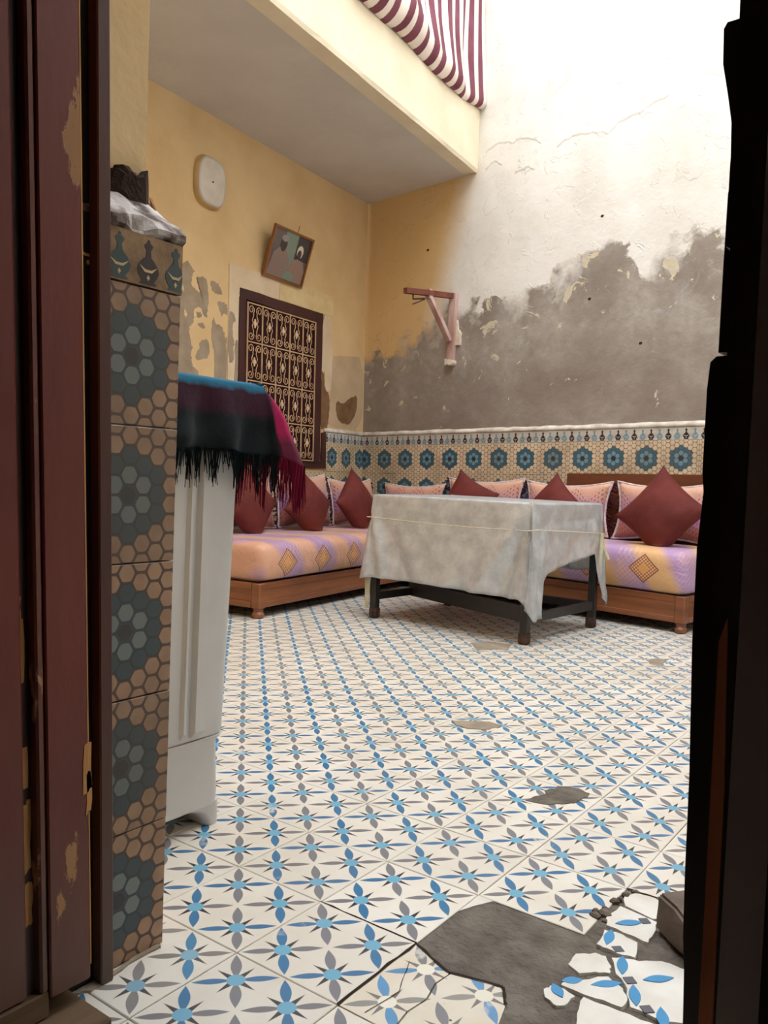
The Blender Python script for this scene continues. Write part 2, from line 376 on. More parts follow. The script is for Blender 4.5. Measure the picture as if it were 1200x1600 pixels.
t_.set(t_.b.inputs['Roughness'], t_.ma('MULTIPLY_ADD', t_.noise(v_, 30, 3), .12, .26))
t_.bump(t_.noise(v_, 34, 4, .6, .4), .5, .006); M['plastic'] = t_.m
M['string'] = mottled('pale_twine', (222, 212, 188), (196, 184, 158), 60, .8, .2, bump=0)
M['tape'] = mottled('cream_rag', (206, 200, 174), (184, 176, 148), 12, .8, .2)
M['washer'] = mottled('off_white_appliance_plastic', (200, 197, 194), (190, 186, 181), 4, .38, .45, bump=.1)
M['washer_rib'] = mottled('grey_rib_recess', (176, 170, 160), (168, 162, 152), 4, .45, .4, bump=.1)
M['gap_shade'] = mottled('gap_shade_black', (40, 38, 36), (30, 28, 28), 4, .8, .2)
M['white_plastic'] = mottled('clock_face', (224, 216, 202), (206, 196, 182), 9, .3, .5, bump=0)
M['clock_side'] = mottled('yellowed_clock_case', (206, 176, 122), (184, 150, 98), 6, .4, .5, bump=0)
M['frame_wood'] = mottled('picture_frame_wood', (150, 96, 48), (116, 70, 34), 12, .5, .4, stretch=(.3, 1, .3), bump=0)
M['pinkwood'] = mottled('limewashed_timber', (206, 178, 168), (168, 128, 118), 10, .85, .2, stretch=(1, 1, .3))
M['redwood'] = mottled('old_red_timber', (132, 78, 62), (104, 60, 50), 10, .8, .2)
M['rag'] = mottled('faded_white_rag', (226, 214, 196), (206, 190, 172), 12, .9, .1)
def flat(name, c, rough=.7, spec=.3): return NT(name, rough, spec).col(c).m
TCOL = dict(blue=(58, 128, 172))
M['tile'] = tile_mat('cement_tile_blue_flowers', H_odd=(48, 104, 146), H_even=(116, 112, 116))
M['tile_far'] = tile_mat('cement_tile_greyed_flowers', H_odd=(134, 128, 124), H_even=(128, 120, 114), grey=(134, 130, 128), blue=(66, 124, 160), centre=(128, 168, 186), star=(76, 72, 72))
M['tile_old'] = tile_mat('older_tile_white_centres', H_odd=(84, 132, 172), H_even=(140, 136, 130), centre=(226, 218, 200), star=(112, 106, 104), blue=(84, 140, 182), cream2=(206, 188, 158))
M['white_tile'] = mottled('white_cement_tile', (226, 222, 214), (206, 198, 186), 8, .5, .4, bump=.3)

# ------------------------------------------------------------------ FLOOR
mb = MB(); mb.box(-3.2, 1.7, -.55, 4.25, -.10, -.011)
floor = mb.build('floor', M['grout'], kind='structure')
G = .0008
tb = MB(); tb.loft([[(G, G, -.011), (.2-G, G, -.011), (.2-G, .2-G, -.011), (G, .2-G, -.011)],
                    [(G, G, -.0012), (.2-G, G, -.0012), (.2-G, .2-G, -.0012), (G, .2-G, -.0012)],
                    [(G+.0012, G+.0012, 0), (.2-G-.0012, G+.0012, 0), (.2-G-.0012, .2-G-.0012, 0), (G+.0012, .2-G-.0012, 0)]])
def tile_mesh(m): return me_of('floor_tile', tb.v, tb.f, m)
TM = {k: tile_mesh(M[k]) for k in ('tile', 'tile_far', 'tile_old')}
hole = {(1, 0), (2, 1), (2, 0), (2, -1), (1, -1), (3, 0), (3, 1), (3, -1), (2, -2), (3, -2)}
cells = []
for i in range(-16, 8):
    for j in range(-3, 21):
        if (i, j) in hole: continue
        cx, cy = i*.2+.1, j*.2+.1
        P = Vector((cx, cy, 0)) - OB
        nb, nl = Vector((-DB.y, DB.x, 0)), Vector((-DL.y, DL.x, 0))
        if P.dot(nb) > -.16 or P.dot(nl) < .12: continue
        if j < -2 and not (-1 <= i <= 3): continue
        if j < 0 and i < -6: continue
        if j == -1 and i == -1: pass
        r = Vector((cx, cy, 0)) - CAM; zf = r.dot(fw)
        if zf < .2: seen = False
        else:
            px = 600+1303*r.dot(rt)/zf; py = 800-1303*r.dot(up)/zf
            seen = 330 < px+60 and px < 1120 and py < 1720 and py > 940 or (-3 <= i < 1 and j < 2)
            if 330 < px < 420 and False: pass
            if px < 250 and zf > 1.2: seen = False
        cells.append((zf, i, j, seen))
cells.sort()
n_obj = 0; rest = MB()
for zf, i, j, seen in cells:
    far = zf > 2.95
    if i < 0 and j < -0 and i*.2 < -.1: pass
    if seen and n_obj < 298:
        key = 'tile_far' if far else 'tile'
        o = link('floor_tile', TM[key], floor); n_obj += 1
        o.location = (i*.2, j*.2, random.uniform(-.0008, .0004))
        o.rotation_euler = (random.uniform(-.002, .002), random.uniform(-.002, .002), random.uniform(-.002, .002))
    else:
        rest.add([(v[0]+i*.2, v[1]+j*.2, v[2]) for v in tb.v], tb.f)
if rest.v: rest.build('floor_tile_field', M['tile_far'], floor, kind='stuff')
# old cracked tile with white flower centres: two pieces either side of its crack
old = [(.2, -.002), (.285, -.035), (.362, -.015), (.384, -.047), (.398, -.091), (.399, -.199), (.201, -.199)]
k1 = [(.2, -.004), (.283, -.037), (.279, -.07), (.289, -.11), (.283, -.15), (.29, -.199), (.201, -.199)]
k2 = [(.285, -.036), (.362, -.015), (.384, -.047), (.396, -.091), (.38, -.12), (.399, -.15), (.399, -.199), (.2925, -.199), (.2855, -.15), (.2915, -.11), (.2815, -.07)]
for k, s in ((k1, 3), (k2, 4)):
    pb = MB(); pb.prism([(x-.2, y+.2) for x, y in k], -.011, 0, inset=.004)
    o = pb.build('tile_fragment', M['tile_old'], floor); o.location = (.2, -.2, -.0005)
# cement bedding showing where tiles are gone
def rough_patch(name, poly, z0, amp, m, step=.012, seed=3, **kw):
    bm = bmesh.new(); vs = [bm.verts.new((x, y, z0)) for x, y in poly]; f = bm.faces.new(vs)
    if f.normal.z < 0: f.normal_flip()
    bmesh.ops.triangulate(bm, faces=bm.faces[:])
    for _ in range(6):
        es = [e for e in bm.edges if e.calc_length() > step*1.6]
        if not es: break
        bmesh.ops.subdivide_edges(bm, edges=es, cuts=1); bmesh.ops.triangulate(bm, faces=[f for f in bm.faces if len(f.verts) > 3])
    r = random.Random(seed)
    from mathutils import noise
    for v in bm.verts:
        if not v.is_boundary: v.co.z += amp*(noise.noise(Vector((v.co.x*40, v.co.y*40, seed)))+.5*noise.noise(Vector((v.co.x*120, v.co.y*120, seed))))
    bm.normal_update()
    me = bpy.data.meshes.new(name); bm.to_mesh(me); bm.free(); me.materials.append(m)
    for p in me.polygons: p.use_smooth = True
    return tag(link(name, me, floor), **kw)
big = [(.200, .0), (.200, .198), (.2, .2), (.4, .2), (.4, .4), (.6, .4), (.6, -.4), (.4, -.4), (.4, -.2), (.4, -.2), (.399, -.0), (.36, -.0)]
big = [(.2005, -.03), (.2005, .199), (.399, .199), (.4, .4), (.72, .4), (.72, -.4), (.401, -.4), (.401, -.201), (.3, -.1)]
rough_patch('cement_patch', big, -.0025, .0035, M['cement'])
def chip_piece(x0, y0, pts): pass
cornerbit = MB(); cornerbit.prism(jag([(.201, .199), (.201, .13), (.213, .16), (.232, .199)], .003, 2, 5), -.011, 0, inset=.03)
o = cornerbit.build('tile_fragment', M['white_tile'], floor)
tip = MB(); tip.prism(jag([(.301, .198), (.399, .199), (.396, .3), (.401, .3), (.401, .2)][:2]+[(.37, .19), (.335, .178)], .002, 2, 6), -.011, 0, inset=.02)
frags = [
 [(.407, .369), (.42, .392), (.455, .396), (.486, .38), (.482, .327), (.472, .321), (.421, .333)],
 [(.414, .326), (.484, .314), (.491, .275), (.493, .24), (.467, .244), (.418, .248), (.409, .276)],
 [(.422, .231), (.451, .236), (.479, .228), (.491, .182), (.472, .177), (.445, .179), (.428, .18)],
 [(.412, .135), (.435, .158), (.452, .16), (.47, .137), (.474, .119), (.455, .108), (.437, .088), (.414, .1)],
 [(.46, .160), (.479, .172), (.498, .179), (.526, .202), (.569, .205), (.592, .158), (.612, .08), (.576, .055), (.527, .056), (.508, .097), (.481, .122)],
 [(.427, .047), (.444, .069), (.476, .107), (.504, .092), (.519, .07), (.518, .047), (.481, .043), (.43, .041)],
 [(.464, .038), (.518, .040), (.561, .043), (.62, .040), (.62, -.07), (.50, -.075), (.481, -.029), (.470, .006)],
 [(.412, .017), (.416, .031), (.436, .037), (.456, .029), (.452, .0), (.443, -.008), (.422, .0)]]
for k, p in enumerate(frags):
    pb = MB(); pb.prism(jag(p, .0022, 3, 20+k), -.011, .0012+.0008*(k % 3), inset=.015)
    pb.build('tile_fragment', M['white_tile'], floor)
# printed leaves and little squares on the fragments
def leaf(c, d, L, Wd, n=8):
    d = Vector((d[0], d[1])).normalized(); q = Vector((-d.y, d.x)); pts = []
    for k in range(n+1):
        t = k/n; pts.append(Vector(c)+d*(t-.5)*L+q*math.sin(math.pi*t)*Wd/2)
    for k in range(n-1, 0, -1):
        t = k/n; pts.append(Vector(c)+d*(t-.5)*L-q*math.sin(math.pi*t)*Wd/2)
    return [(p.x, p.y) for p in pts]
D1, D2 = (.7, .71), (-.76, .65)
mb = MB()
for c in [((.447, .279), D1), ((.481, .087), D1), ((.5375, .150), D1), ((.43, .025), D2), ((.437, .062), D1)]:
    mb.prism(leaf(c[0], c[1], .050 if c[0][0] > .44 else .034, .017), .0006, .0034, 0)
for c in [((.437, .213), (-.2, 1)), ((.482, .150), (-.35, 1)), ((.523, .087), (-.45, 1)), ((.572, .060), (-.45, 1))]:
    mb.prism(leaf(c[0], c[1], .052, .017), .0006, .0034, 0)
for c in [(.466, .302), (.461, .188), (.505, .118), (.548, .066)]:
    mb.prism([(c[0]+a*.011, c[1]+b*.011) for a, b in ((-1, 0), (0, -1), (1, 0), (0, 1))], .0006, .0036, 1)
mb.build('printed_motif', [flat('tile_print_blue', (70, 138, 184), .5), flat('tile_print_grey', (92, 90, 96), .5)], floor, kind='stuff')
r = random.Random(77)
for k, (x, y, q) in enumerate([(.392, .268, .010), (.402, .285, .013), (.386, .285, .007), (.410, .262, .006), (.396, .303, .006), (.400, .338, .009), (.404, .352, .006), (.408, .372, .008), (.418, .395, .007), (.46, .399, .006)]):
    mb = MB(); n_ = 7; ang = [2*math.pi*j/n_+r.uniform(-.3, .3) for j in range(n_)]; rd = [q*r.uniform(.7, 1.1) for _ in range(n_)]
    mb.loft([[(x+rd[j]*f*math.cos(ang[j]), y+rd[j]*f*math.sin(ang[j]), z) for j in range(n_)] for z, f in ((-.002, 1), (q*.25, 1.05), (q*.55, .6))])
    mb.build('rubble_chip', M['block'], floor)
# cement mends between the tiles
mends = [[(.067, .656), (.082, .711), (.079, .762), (.099, .802), (.134, .817), (.167, .803), (.166, .739), (.145, .695), (.118, .667)],
         [(-.393, 1.085), (-.353, 1.114), (-.298, 1.156), (-.25, 1.148), (-.26, 1.087), (-.313, 1.046), (-.355, 1.049)],
         [(-.961, 2.192), (-.906, 2.272), (-.805, 2.297), (-.762, 2.183), (-.856, 2.065)],
         [(-.225, 2.415), (-.216, 2.495), (-.166, 2.511), (-.166, 2.424), (-.137, 2.372), (-.199, 2.358)]]
for k, p in enumerate(mends):
    pb = MB(); pb.prism(jag(p, .006, 3, 40+k), -.003, .0014, inset=.03); pb.build('cement_mend', M['cement2'] if k != 0 else M['cement'], floor)
# open cracks filled with dirt beside the broken tiles
def crack(pts, wd, z=.0006, m='crack_dirt'):
    pts = jag(pts, .0018, 4, int(pts[0][0]*1000) % 97, closed=False); mb = MB(); n = len(pts)
    for k in range(n-1):
        a, b = Vector(pts[k]), Vector(pts[k+1]); d = (b-a).normalized(); q = Vector((-d.y, d.x))
        w0 = wd*(.4+.6*abs(math.sin(k*1.7))); w1 = wd*(.4+.6*abs(math.sin((k+1)*1.7)))
        mb.add([(a.x+q.x*w0, a.y+q.y*w0, z), (a.x-q.x*w0, a.y-q.y*w0, z), (b.x-q.x*w1, b.y-q.y*w1, z), (b.x+q.x*w1, b.y+q.y*w1, z)], [(0, 1, 2, 3)])
    return mb
M['crackdirt'] = flat('crack_dirt', (52, 42, 36), .95, .1)
for pts, wd in [([(0, 0), (.1, 0), (.2, 0)], .0022), ([(.2, .0), (.2, -.1), (.2, -.2)], .003), ([(.2, -.002), (.28, -.035), (.362, -.015), (.385, -.05)], .003), ([(.4, .4), (.45, .401), (.5, .4)], .003), ([(.22, -.05), (.25, -.12), (.24, -.19)], .0007)]:
    crack(pts, wd).build('floor_crack', M['crackdirt'], floor, kind='stuff')

# ------------------------------------------------------------------ WALLS
def slab(name, F, s0, s1, h0, h1, y0, y1, m, **kw):
    mb = MB(); mb.box(s0, s1, y0, y1, h0, h1); return mb.build(name, m, None, F, **kw)
HT = 5.6
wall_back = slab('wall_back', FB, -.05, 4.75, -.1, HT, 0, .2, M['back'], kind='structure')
wall_left = slab('wall_left', FL, .0, 4.60, -.1, HT, -.2, 0, M['ochre'], kind='structure')
# right-hand wall and the door-side wall, as far as they shape the light
mb = MB(); mb.box(1.55, 1.75, -.25, 3.62, -.1, HT); wall_right = mb.build('wall_right', M['plain'], kind='structure')
mb = MB()
mb.box(-2.9, -.2, -.50, -.254, -.1, HT)          # left of the doorway
mb.box(-.2, -.119, -.50, -.254, -.1, 1.075)       # thicker foot that carries the tiles
mb.box(.75, 1.55, -.44, -.254, -.1, HT, mi=1)          # right of the doorway
mb.box(-.2, .75, -.50, -.254, 2.35, HT, mi=1)          # over the doorway
wall_front = mb.build('wall_front', [M['ochre'], M['plain']], kind='structure')
# passage the camera stands in
mb = MB(); mb.box(-.40, -.2, -3.2, -.5, -.1, 2.5); mb.box(1.35, 1.5, -3.2, -.44, -.1, 2.5); mb.box(-.4, 1.5, -3.35, -3.2, -.1, 2.5); mb.box(-.4, 1.5, -3.35, -.5, 2.5, 2.65)
mb.box(-.4, 1.5, -3.35, -.55, -.12, -.02)
mb.build('wall_passage', mottled('dim_passage_plaster', (92, 70, 56), (74, 56, 46), 3, .9, .2), kind='structure')

# --- wall tiles: hexagon rosettes and flask border
M['hex_p'] = hex_mat('hexagon_tile_tan', .2, .2, (176, 138, 106), (156, 120, 92), (84, 58, 44), teal=(54, 70, 74), ring=(116, 124, 122), GR=.435, var=.4)
M['hex_w'] = hex_mat('hexagon_tile_wall', T, T, (226, 208, 178), (210, 188, 158), (138, 106, 86), teal=(56, 98, 114), ring=(112, 150, 166), dark=(36, 42, 50))
M['hex_l'] = hex_mat('hexagon_tile_narrow', .19, T, (226, 206, 170), (210, 186, 148), (138, 106, 86), teal=(56, 96, 110), ring=(112, 146, 158), dark=(36, 42, 50))
M['bd_w'] = mottled('border_tile_ground', (206, 204, 196), (180, 172, 160), 20, .4, .5, bump=0)
M['bd_p'] = mottled('border_tile_tan', (158, 124, 84), (112, 84, 60), 24, .45, .4, bump=.3)
M['ink'] = flat('flask_dark', (48, 38, 38), .4, .4); M['ink2'] = flat('flask_teal', (56, 72, 70), .4, .4); M['ink3'] = flat('flask_cream', (206, 176, 132), .4, .4)
M['ink2w'] = flat('flask_blue_grey', (120, 146, 156), .4, .4)
VASE = [(.0, 0), (.30, 0), (.28, .03), (.20, .07), (.32, .18), (.38, .30), (.34, .42), (.22, .53), (.10, .61), (.075, .76), (.13, .82), (.15, .88), (.06, .93), (.03, 1)]
def clip_plate(mb, poly, y0, y1, mi, x0, x1):
    q = [(min(max(p[0], x0), x1), p[1]) for p in poly]
    if max(p[0] for p in q)-min(p[0] for p in q) > .002: mb.plate(q, y0, y1, mi)
def border_mesh(W, H, x0, x1, sg, first_dark, pitch, off, mats):
    """tile face on local y=0 side; sg=-1 room at -y, +1 room at +y"""
    mb = MB(); mb.box(x0, x1, 0, -sg*.011, .0008, H-.0008)
    k = 0; x = off
    while x < x1+.03:
        if x > x0-.03:
            hh = H*.86; z0 = H*.05
            pts = [(x+a*hh*.8, z0+b*hh) for a, b in VASE[1:]]+[(x-a*hh*.8, z0+b*hh) for a, b in VASE[:0:-1]]
            dark = (k+first_dark) % 2 == 0
            clip_plate(mb, pts, 0, sg*.0006, 1 if dark else 2, x0, x1)
            cr = [(x-.26*hh, z0+.42*hh), (x-.08*hh, z0+.33*hh), (x+.08*hh, z0+.33*hh), (x+.26*hh, z0+.42*hh), (x+.1*hh, z0+.27*hh), (x-.1*hh, z0+.27*hh)]
            clip_plate(mb, cr, 0, sg*.0011, 3, x0, x1)
            dm = [(x, z0+.08*hh), (x+.045*hh, z0+.15*hh), (x, z0+.22*hh), (x-.045*hh, z0+.15*hh)]
            clip_plate(mb, dm, 0, sg*.0011, 3, x0, x1)
        x += pitch; k += 1
    return me_of('border_tile', mb.v, mb.f, mats, mb.i)
def face_tile(W, x0, x1, sg, m, H=T):
    mb = MB(); g = .0008; y = -sg*.011
    f = [(x0+g, g), (x1-g, g), (x1-g, H-g), (x0+g, H-g)]
    h = [(x0+g+.0012, g+.0012), (x1-g-.0012, g+.0012), (x1-g-.0012, H-g-.0012), (x0+g+.0012, H-g-.0012)]
    if sg < 0: mb.loft([[(a, y, b) for a, b in f], [(a, -sg*.001, b) for a, b in f], [(a, 0, b) for a, b in h]])
    else: mb.loft([[(a, y, b) for a, b in f[::-1]], [(a, -sg*.001, b) for a, b in f[::-1]], [(a, 0, b) for a, b in h[::-1]]])
    return me_of('wall_tile', mb.v, mb.f, m)
TOP = .966; BH = .074
# back wall (room side is local -y)
mw = [M['bd_w'], M['ink'], M['ink2w'], M['bd_w']]
full = face_tile(T, 0, T, -1, M['hex_w']); bfull = border_mesh(T, BH, 0, T, -1, 0, T/4, T/8, mw)
x = -.072
while x < 4.6:
    x0 = max(0.012, x)-x
    for r in range(1, 3):
        me = full if x0 == 0 else face_tile(T, x0, T, -1, M['hex_w'])
        o = link('wall_tile', me, wall_back); o.location = (x, -.0118+random.uniform(-.0004, .0004), TOP-r*T)
    me = bfull if x0 == 0 else border_mesh(T, BH, x0, T, -1, 0, T/4, T/8, mw)
    o = link('border_tile', me, wall_back); o.location = (x, -.012, TOP)
    x += T
slabm = MB(); slabm.box(.012, 4.6, -.0105, 0, .10, TOP-2*T-.001); slabm.build('tile_dado_backing', M['hex_w'], wall_back)
def ledge_strip(L, sg, parent, seed, x0=0.0):
    r = random.Random(seed); mb = MB(); n = int(L/.05); rings = []
    for k in range(n+1):
        s = x0+(L-x0)*k/n; a = r.uniform(-.002, .002); b = r.uniform(-.003, .003)
        pr = [(0, TOP+BH+.001), (.014+a, TOP+BH+.001), (.019+a, TOP+BH+.007), (.018+a, TOP+BH+.020+b), (.006, TOP+BH+.030+b), (0, TOP+BH+.034+b)]
        rr = [(s, sg*p[0], p[1]) for p in pr]; rings.append(rr if sg > 0 else rr[::-1])
    mb.loft(rings); return mb.build('plaster_ledge', M['ledge'], parent, smooth=True)
ledge_strip(4.6, -1, wall_back, 3, .0)
# left wall (room side is local +y)
nar = face_tile(.19, 0, .19, 1, M['hex_l']); ml = [M['bd_w'], M['ink'], M['ink2w'], M['bd_w']]
bnar = border_mesh(.19, BH, 0, .19, 1, 1, .19/4, .19/8, ml)
for c in range(0, 14):
    x = -.034+.19*c; x0 = max(.013, x)-x; x1 = .19
    if x > 2.5: break
    for r in range(1, 3):
        hi = .19
        if r == 1:
            if x >= .535: continue
            if x+.19 > .535: hi = .535-x
        me = nar if (x0 == 0 and hi == .19) else face_tile(.19, x0, hi, 1, M['hex_l'])
        o = link('wall_tile', me, wall_left); o.location = (x, .0118, TOP-r*T)
        if r == 1:
            me = bnar if (x0 == 0 and hi == .19) else border_mesh(.19, BH, x0, hi, 1, 1, .19/4, .19/8, ml)
            o = link('border_tile', me, wall_left); o.location = (x, .012, TOP)
ledge_strip(.54, 1, wall_left, 5, .012)
mb = MB(); mb.box(.013, 2.5, 0, .0105, .10, TOP-2*T-.001); mb.build('tile_dado_backing', M['hex_l'], wall_left)

# --- flaking plaster on the left wall
def organic(pts, amp, seed):
    q = []
    for i in range(len(pts)):
        a, b = pts[i], pts[(i+1) % len(pts)]
        q += [(a[0]*.78+b[0]*.22, a[1]*.78+b[1]*.22), (a[0]*.22+b[0]*.78, a[1]*.22+b[1]*.78)]
    return jag(jag(q, amp, 2, seed), amp*.6, 2, seed+1)
PATCH = {
'G1': [(1.993, 1.921), (1.954, 1.946), (1.928, 1.926), (1.895, 1.898), (1.92, 1.872), (1.926, 1.814), (1.874, 1.789), (1.844, 1.785), (1.875, 1.846), (1.883, 1.87), (1.801, 1.888), (1.785, 1.84), (1.772, 1.779), (1.783, 1.693), (1.782, 1.641), (1.811, 1.651), (1.842, 1.705), (1.894, 1.682), (1.9, 1.624), (1.906, 1.582), (1.942, 1.56), (1.918, 1.482), (1.903, 1.454), (1.92, 1.389), (1.893, 1.341), (1.84, 1.301), (1.824, 1.1), (2.2, 1.1), (2.2, 1.9)],
'G2': [(1.755, 1.877), (1.709, 1.877), (1.669, 1.848), (1.652, 1.809), (1.691, 1.806), (1.746, 1.816), (1.759, 1.85)],
'G3': [(1.69, 1.769), (1.619, 1.767), (1.603, 1.729), (1.602, 1.691), (1.633, 1.705), (1.656, 1.674), (1.681, 1.723)],
'G4': [(1.731, 1.671), (1.71, 1.621), (1.671, 1.623), (1.638, 1.596), (1.621, 1.55), (1.602, 1.566), (1.602, 1.0), (1.706, 1.0), (1.714, 1.445), (1.739, 1.516), (1.747, 1.541)],
'G5': [(1.878, 1.664), (1.841, 1.666), (1.826, 1.643), (1.87, 1.63)],
'G6': [(1.87, 1.599), (1.818, 1.613), (1.794, 1.581), (1.839, 1.578)],
'G7': [(1.837, 1.5), (1.77, 1.527), (1.759, 1.407), (1.865, 1.381), (1.873, 1.417), (1.844, 1.452)]}
for k, (nm, p) in enumerate(PATCH.items()):
    mb = MB(); mb.plate(organic(p, .008, 60+k), 0, .0015); mb.build('bare_plaster_patch', M['expose'], wall_left)
for k, p in enumerate([[(1.973, 1.662), (1.951, 1.636), (1.965, 1.615), (1.979, 1.635)], [(2.06, 1.9), (2.0, 1.83), (1.98, 1.76), (2.03, 1.79)]]):
    mb = MB(); mb.plate(jag(p, .004, 3, 80+k), 0, .003); mb.build('paint_flake', M['creamflake'], wall_left)
# pale plaster slab round the window, its lower parts broken away
def wl_plate(name, poly, y1, m, seed=0, amp=.004, y0=0, **kw):
    mb = MB(); mb.plate(organic(poly, amp*1.3, seed) if amp else poly, y0, y1); return mb.build(name, m, wall_left, **kw)
wl_plate('window_surround', [(.457, 1.892), (.457, 2.04), (1.095, 2.03), (1.095, 1.89)], .007, M['creamflake'], amp=0)
wl_plate('window_surround', [(1.099, 1.888), (1.099, 2.028), (1.598, 2.014), (1.598, 1.02), (1.53, 1.0), (1.50, 1.3), (1.50, 1.888)], .008, M['surround'], amp=0)
wl_plate('window_surround', [(.457, 1.89), (.592, 1.89), (.592, 1.49), (.565, 1.46), (.553, 1.49), (.545, 1.36), (.49, 1.33), (.457, 1.37)], .007, M['surround'], 7, .003)
wl_plate('bare_plaster_patch', [(1.598, 1.725), (1.552, 1.72), (1.53, 1.669), (1.559, 1.659), (1.565, 1.603), (1.539, 1.525), (1.555, 1.506), (1.544, 1.409), (1.598, 1.405)], .0095, M['expose'], 91, y0=.007)
wl_plate('bare_plaster_patch', [(1.539, 1.553), (1.505, 1.551), (1.503, 1.05), (1.54, 1.02), (1.536, 1.443)], .0095, M['expose'], 92, y0=.007)
wl_plate('bare_plaster_patch', [(.585, 1.47), (.552, 1.485), (.54, 1.35), (.487, 1.33), (.47, 1.25), (.489, 1.12), (.5, 1.06), (.585, 1.06)], .0045, M['expose_brown'], 93)
wl_plate('smoothed_plaster_patch', [(.455, 1.61), (.3, 1.63), (.013, 1.66), (.013, 1.08), (.47, 1.08), (.5, 1.2), (.455, 1.34)], .002, M['surround2'], 94)
wl_plate('bare_plaster_patch', [(.386, 1.29), (.298, 1.264), (.212, 1.321), (.096, 1.358), (.108, 1.218), (.204, 1.112), (.336, 1.126), (.39, 1.194)], .0035, M['expose_brown'], 95, y0=.0)
# lifted plaster lips on the back wall
for k, pts in enumerate([[(1.098, 2.948), (1.14, 2.99), (1.229, 3.015), (1.334, 2.985), (1.40, 3.0), (1.535, 2.953), (1.56, 2.93)], [(1.682, 2.875), (1.75, 2.905), (1.819, 2.912), (1.931, 2.902), (2.042, 2.861), (2.104, 2.914), (2.248, 2.932), (2.327, 2.966), (2.424, 2.982)], [(1.12, 2.86), (1.2, 2.9), (1.26, 2.86)], [(1.36, 2.78), (1.45, 2.8), (1.52, 2.77)]]):
    q = jag(pts, .008, 3, 30+k, closed=False)
    poly = q+[(a+.004, b-.022-.012*math.sin(i*1.3)**2) for i, (a, b) in reversed(list(enumerate(q)))]
    mb = MB(); n = len(q)
    for i in range(n-1):
        a, b = q[i], q[i+1]
        mb.add([(a[0], -.0035, a[1]), (b[0], -.0035, b[1]), (b[0], 0, b[1]-.014), (a[0], 0, a[1]-.014), (a[0], 0, a[1]), (b[0], 0, b[1])], [(0, 1, 2, 3), (0, 4, 5, 1)])
    mb.build('lifted_plaster_lip', M['back'], wall_back)
for k, (a, b) in enumerate([(2.02, 2.36), (.62, 2.39), (1.95, 1.86), (2.3, 1.55)]):
    mb = MB(); mb.plate([(a+.012*math.cos(i*1.05)*(1+.3*math.sin(i*2)), b+.009*math.sin(i*1.05)) for i in range(6)], 0, -.002); mb.build('wall_pit', M['crackdirt'], wall_back)

# --- ceiling slab of the gallery, its fascia
E0 = Vector((-2.1105, 4.0176, 2.874)); ED = Vector((math.cos(math.radians(-84.085)), math.sin(math.radians(-84.085)), 0))
lw = lambda s, h: OB+DL*s+UP*h
pts_low = [lw(0, 2.852), lw(4.45, 2.86), E0+ED*4.30, E0+DB*0]
mb = MB(); mb.loft([[tuple(p) for p in pts_low[::-1]], [(p.x, p.y, p.z+.42) for p in pts_low[::-1]]])
ceiling = mb.build('ceiling', M['soffit'], kind='structure')
FE = frame(E0, ED, Vector((0, 0, 1)))      # x along the edge towards the door, +y outwards over the court
mb = MB()
n = 40; rings = []
r_ = random.Random(4)
for k in range(n+1):
    s = 4.28*k/n; a = r_.uniform(-.004, .004)
    rings.append([(s, -.10, -.002), (s, -.10, .46), (s, .012, .46), (s, .012, .02+a*.5), (s, .004+a*.6, -.004)])
mb.loft(rings); gallery = mb.build('wall_gallery', M['fascia'], None, FE, smooth=False, kind='structure')

# ------------------------------------------------------------------ striped cloth over the gallery rail
rail = empty('gallery_railing', 'dark metal gallery railing hidden behind the striped cloth', 'railing', FE)
mb = MB(); mb.tube([(0.03, -.03, 1.30), (4.2, -.03, 1.30)], .018, 8); mb.build('top_rail', M['black'], rail, smooth=True)
pm = None
for k in range(12):
    if pm is None:
        b = MB(); b.tube([(0, -.03, .46), (0, -.03, 1.285)], .009, 6); pm = me_of('baluster', b.v, b.f, M['black'])
    o = link('baluster', pm, rail); o.location = (.06+.37*k, 0, 0)
P_ = .125; ns = int(4.1/(P_/8)); vs = []; fs = []; idx = []
def cloth_profile(s):
    R = .030+.085*min(1, max(0, (s-.25)/.9)); zb = .372+.04*max(0, 1-s/.35)+.008*math.sin(s*7)
    pts = [(1.34, -.05), (1.345, -.0), (1.30, .012)]
    for k in range(1, 9):
        t = k/9; pts.append((1.30+(zb+R+.02-1.30)*t, .012+R*.9*t**1.6))
    for k in range(0, 7):
        a = k/6*math.pi*.95; pts.append((zb+R-R*math.sin(a*.5+a*.0)*1.0 if False else zb+R*(1-math.sin(min(a, math.pi/2))) if a <= math.pi/2 else zb+R*.35*(1-math.sin(a)), .012+R*(.0+.9*math.cos(a)) if a <= math.pi/2 else .012+R*.9*math.cos(a)*.0))
    return pts
def cloth_profile(s):
    R = .035+.075*min(1, max(0, (s-.2)/1.0)); zb = .372+.05*max(0, 1-s/.3)+.008*math.sin(s*7)
    pts = [(1.335, -.05), (1.345, 0), (1.31, .014)]; top = zb+R*1.25
    for k in range(1, 9):
        t = k/8; pts.append((1.31+(top-1.31)*t, .018+R*t**2))
    for k in range(1, 8):
        a = k/7*math.pi/2; pts.append((zb+R*1.25*(1-math.sin(a)), .018+R*math.cos(a)))
    pts.append((zb+.03, .014)); return pts
from mathutils import noise
NP = len(cloth_profile(0))
for i in range(ns+1):
    s = .012+4.1*i/ns
    for j, (z, o) in enumerate(cloth_profile(s)):
        f = min(1, max(0, (j-2)/6)); fold = .018*math.sin(s*13+1.2*math.sin(s*4))+.012*math.sin(s*31+z*2)
        low = min(1, max(0, (NP-1-j)/3))
        ss = s+.035*f*noise.noise(Vector((s*3, z*2.2, 1)))*(1 if s > .1 else s*10)
        vs.append((max(ss, .004), o+fold*f*low*.7, z))
